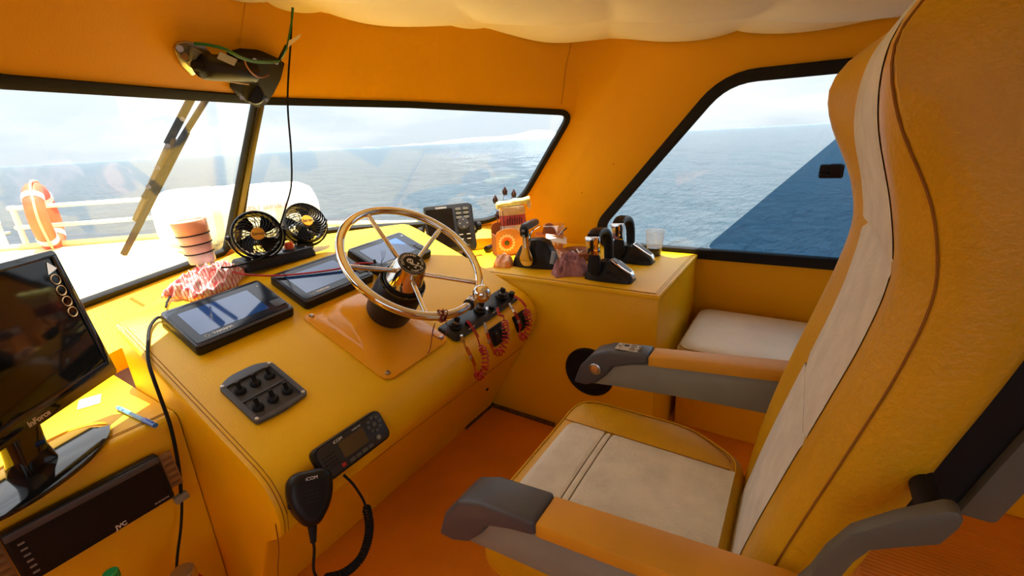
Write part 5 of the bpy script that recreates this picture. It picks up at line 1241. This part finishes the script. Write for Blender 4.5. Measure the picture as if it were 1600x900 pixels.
text('InForce', MMF @ T(V((0.012, -MH / 2 + 0.012, 0.0042))), 0.016, LOGOG, mon, bold=0.0005)
for k in range(4):
    MB().tube([(MW / 2 - 0.030 + 0.011 * math.cos(a), MH / 2 - 0.062 - 0.026 * k + 0.011 * math.sin(a), 0.0022) for a in [2 * PI * j / 20 for j in range(20)]], 0.0012, 5, closed=True, M=MMF).build('sticker_ring', mat('tan_sticker', srgb(150, 120, 80), 0.5), mon)
MB().prism([(MW / 2 - 0.040, MH / 2 - 0.048), (MW / 2 - 0.014, MH / 2 - 0.040), (MW / 2 - 0.030, MH / 2 - 0.022)], 0.002, 0.003, MMF).build('sticker_triangle', LETTER, mon)
for k in range(6): MB().box((MW / 2 - 0.05 - 0.013 * k, -MH / 2 - 0.001, -0.006), (0.007, 0.003, 0.004), MMF).build('menu_button', CHAR, mon)
nb = V((0, 0, 0)); mbt = MMF @ V((0.0, -MH / 2 + 0.03, -0.024))
MB().loft([[(x, y, z) for x, y in rrect(w, d, 0.012, 4, 0, oy)] for z, w, d, oy in ((0.014, 0.075, 0.05, 0.035), (0.05, 0.065, 0.04, 0.035), (mbt.z + 0.02, 0.07, 0.03, mbt.y + 0.0))]).build('neck', BLACKG, mon, bevel=0.002)
lo = []
for z, s in ((0, 0.98), (0.004, 1.0), (0.009, 0.98), (0.014, 0.80)): lo.append([(0.165 * s * math.cos(a), 0.03 + 0.088 * s * math.sin(a), z) for a in [2 * PI * k / 48 for k in range(48)]])
MB().loft(lo).build('oval_base', BLACKG, mon, ang=50)

ST = frame((0.146, 1.212, 0.474), (1, 0.0, 0.02), (0, -1, 0.08))
st = thing('car_stereo', 'black touchscreen car stereo set into the front of the side shelf', 'stereo', ST)
W, H = 0.262, 0.122
MB().prism(rrect(W, H, 0.006), -0.012, 0.012).build('body', BLACK, st, bevel=0.003)
MB().prism(rrect(W - 0.004, 0.016, 0.004, 3, 0, H / 2 - 0.011), 0.012, 0.016).build('top_rail', CHAR, st, bevel=0.002)
MB().prism(rrect(W - 0.012, H - 0.024, 0.004, 3, 0, -0.008), 0.012, 0.0145).build('screen', mat('stereo_screen', (0.006, 0.006, 0.007), 0.2, var=0, spec=0.25), st)
for k in range(6): MB().box((-W / 2 + 0.02, 0.028 - 0.014 * k, 0.0152), (0.010, 0.004, 0.0012)).build('touch_mark', mat('dim_mark', (0.2, 0.2, 0.2), 0.4), st)
text('JVC', T(V((0.025, -H / 2 + 0.010, 0.0146))), 0.013, LETTER, st, bold=0.0005)
text('BLUETOOTH', T(V((0.105, -H / 2 + 0.012, 0.0146))), 0.005, LETTER, st)
TANB = mat('tan_bracket', srgb(150, 112, 62), 0.5)
for sx in (-1, 1):
    br_ = MB().box((sx * (W / 2 + 0.014), 0.004, 0.0), (0.026, H - 0.03, 0.006)).build('side_bracket', TANB, st, bevel=0.001)
    for k in range(5): MB().box((sx * (W / 2 + 0.014), 0.036 - 0.017 * k, 0.004), (0.018, 0.006, 0.004)).build('louvre', mat('dark_tan_louvre', srgb(116, 80, 36), 0.5), br_)
# pen
pa_, pb_ = at_z(184, 637, SH + 0.006), at_z(243, 665, SH + 0.006)
pn = thing('ballpoint_pen', 'blue ballpoint pen lying on the side shelf', 'pen', V((pa_ + pb_) / 2))
f_ = lambda p: inv(pn, p)
MB().cyl(f_(pa_.lerp(pb_, 0.08)), f_(pa_.lerp(pb_, 0.72)), 0.0052, seg=10).build('barrel', mat('pale_blue_barrel', srgb(90, 170, 235), 0.25), pn)
MB().cyl(f_(pa_.lerp(pb_, 0.70)), f_(pb_), 0.0062, 0.0058, 12).build('cap', BLUEP, pn)
MB().cyl(f_(pa_), f_(pa_.lerp(pb_, 0.10)), 0.0045, 0.0056, 10).build('plug', BLUEP, pn)
MB().box((0, 0, 0), (0.002, 0.032, 0.003), frame(f_(pa_.lerp(pb_, 0.88) + V((0, 0, 0.008))), (pb_ - pa_).cross(V((0, 0, 1))), (0, 0, 1))).build('clip', BLUEP, pn)
cdp = at_z(140, 628, SH + 0.001)
tag(MB().prism(rrect(0.045, 0.062, 0.003), 0, 0.0012, frame(cdp, (0.9, -0.3, 0), (0, 0, 1))).build('paper_card', mat('pink_card', srgb(238, 190, 160), 0.6)), 'small pink card on the side shelf beside the monitor', 'card')
# bottles at the foot of the shelf, only their tops in view
q = at_y(284, 893, 1.12)
fk = thing('vacuum_flask', 'red vacuum flask with steel cap below the stereo', 'flask', V((q.x, q.y, 0.001)))
MB().lathe([(0.032, 0), (0.034, 0.004), (0.034, q.z - 0.05), (0.026, q.z - 0.03)], 24).build('body', REDC, fk)
MB().lathe([(0.027, q.z - 0.032), (0.027, q.z - 0.004), (0.024, q.z), (0, q.z)], 24).build('cap', STEEL, fk)
q = at_y(172, 894, 1.12)
wb = thing('water_bottle', 'small water bottle with green cap at the bottom left edge', 'bottle', V((q.x, q.y, 0.001)))
MB().lathe([(0.028, 0), (0.030, 0.004), (0.030, q.z - 0.06), (0.012, q.z - 0.022), (0.012, q.z - 0.016)], 24).build('body', PLASTC, wb)
MB().lathe([(0.014, q.z - 0.017), (0.014, q.z - 0.002), (0.012, q.z), (0, q.z)], 20).build('cap', mat('green_cap', srgb(40, 170, 90), 0.4), wb)

# ================================================================== WIPER MOTOR under the header
def hp(x, y, o): return on_plane(x, y, PA + NL * o, NL)
wmr = thing('wiper_motor', 'black wiper motor bolted to the header above the windscreen', 'motor', hp(350, 105, 0.0))
W_ = lambda x, y, o: inv(wmr, hp(x, y, o))
HF = wmr.matrix_basis.inverted() @ FL
def hprism(pts, o0, o1, name, m_, bev=0.003, par=None):
    q = [to2(FLI, hp(x, y, (o0 + o1) / 2)) for x, y in pts]
    return MB().prism(round_poly(q, 0.006, 3), o0, o1, HF).build(name, m_, par or wmr, bevel=bev)
hprism([(272, 78), (278, 66), (292, 64), (318, 70), (330, 84), (318, 108), (298, 118), (282, 102)], 0.001, 0.010, 'bracket', STEEL)
hprism([(276, 80), (282, 70), (296, 70), (300, 84), (290, 96)], 0.010, 0.022, 'crank_plate', DGREY)
hprism([(296, 72), (320, 84), (314, 106), (300, 108), (294, 92)], 0.010, 0.030, 'mount_block', GREYP)
MB().cyl(W_(281, 76, 0.02), W_(281, 76, 0.03), 0.008, seg=12).build('bolt', STEEL, wmr)
MB().cyl(W_(288, 88, 0.022), W_(288, 88, 0.026), 0.009, seg=14).build('bush', TANB, wmr)
a_, b__ = W_(312, 103, 0.042), W_(392, 112, 0.042); ax_ = (b__ - a_)
MB().lathe([(0.0, -0.004), (0.016, -0.002), (0.030, 0.006), (0.0335, 0.016), (0.0335, ax_.length * 0.98), (0.028, ax_.length)], 28, frame(a_, NL, ax_)).build('motor_can', BLACK, wmr)
MB().lathe([(0.0, -0.022), (0.010, -0.020), (0.014, -0.012), (0.0145, 0.002)], 20, frame(a_, NL, ax_)).build('end_boss', BLACKM, wmr)
hprism([(364, 88), (385, 82), (412, 84), (436, 92), (430, 118), (418, 142), (408, 156), (396, 163), (380, 156), (368, 142), (370, 120)], 0.012, 0.056, 'gearbox', BLACKM, 0.006)
MB().cyl(W_(397, 148, 0.056), W_(397, 148, 0.061), 0.030, 0.026, 24).build('gear_cover', BLACK, wmr)
for x, y in ((378, 153), (416, 156), (398, 94), (432, 98)): MB().cyl(W_(x, y, 0.056), W_(x, y, 0.062), 0.006, seg=10).build('bolt', STEEL, wmr)
MB().tube([W_(330, 122, 0.062), W_(388, 131, 0.064)], 0.004, 6).build('seam_strip', TANB, wmr)
MB().box((0, 0, 0), (0.07, 0.02, 0.002), frame(W_(355, 92, 0.074), W_(380, 100, 0.074) - W_(345, 84, 0.074), NL)).build('spec_label', mat('grey_label', srgb(150, 140, 125), 0.5), wmr)
gw = thing('motor_wires', 'green wire bundle from the ceiling to the wiper motor', 'wires', hp(445, 85, 0.05))
for o in (0.0, 0.004):
    P = [hp(x, y + o * 500, h) for x, y, h in ((303, 67, 0.03), (330, 70, 0.05), (352, 76, 0.075), (375, 88, 0.085), (398, 95, 0.08), (425, 96, 0.075), (436, 93, 0.07))] + [at_y(x, y + o * 500, Y) for x, y, Y in ((447, 76, 1.385), (452, 54, 1.36), (456, 30, 1.335), (458, 12, 1.315))]
    MB().tube(spline([inv(gw, p) for p in P], 8), 0.0026, 8).build('wire', GREENW, gw)
P = [hp(x, y, h) for x, y, h in ((382, 92, 0.078), (386, 104, 0.08), (396, 116, 0.078), (408, 121, 0.072), (420, 117, 0.062))]
MB().tube(spline([inv(gw, p) for p in P], 8), 0.0022, 8).build('wire', BROWNW, gw)
MB().tube([inv(gw, hp(437, 93, 0.07)), inv(gw, at_y(448, 72, 1.382))], 0.0055, 8).build('tape', BLACKM, gw)
tp = gw.matrix_basis.inverted() @ frame(at_y(460, 64, 1.362), at_y(472, 58, 1.36) - at_y(450, 70, 1.36), NL)
MB().prism([(-0.03, -0.008), (0.024, 0.002), (0.028, 0.012), (-0.024, 0.012)], 0, 0.0012, tp).build('paper_tag', mat('yellowed_paper', srgb(225, 205, 160), 0.7), gw)
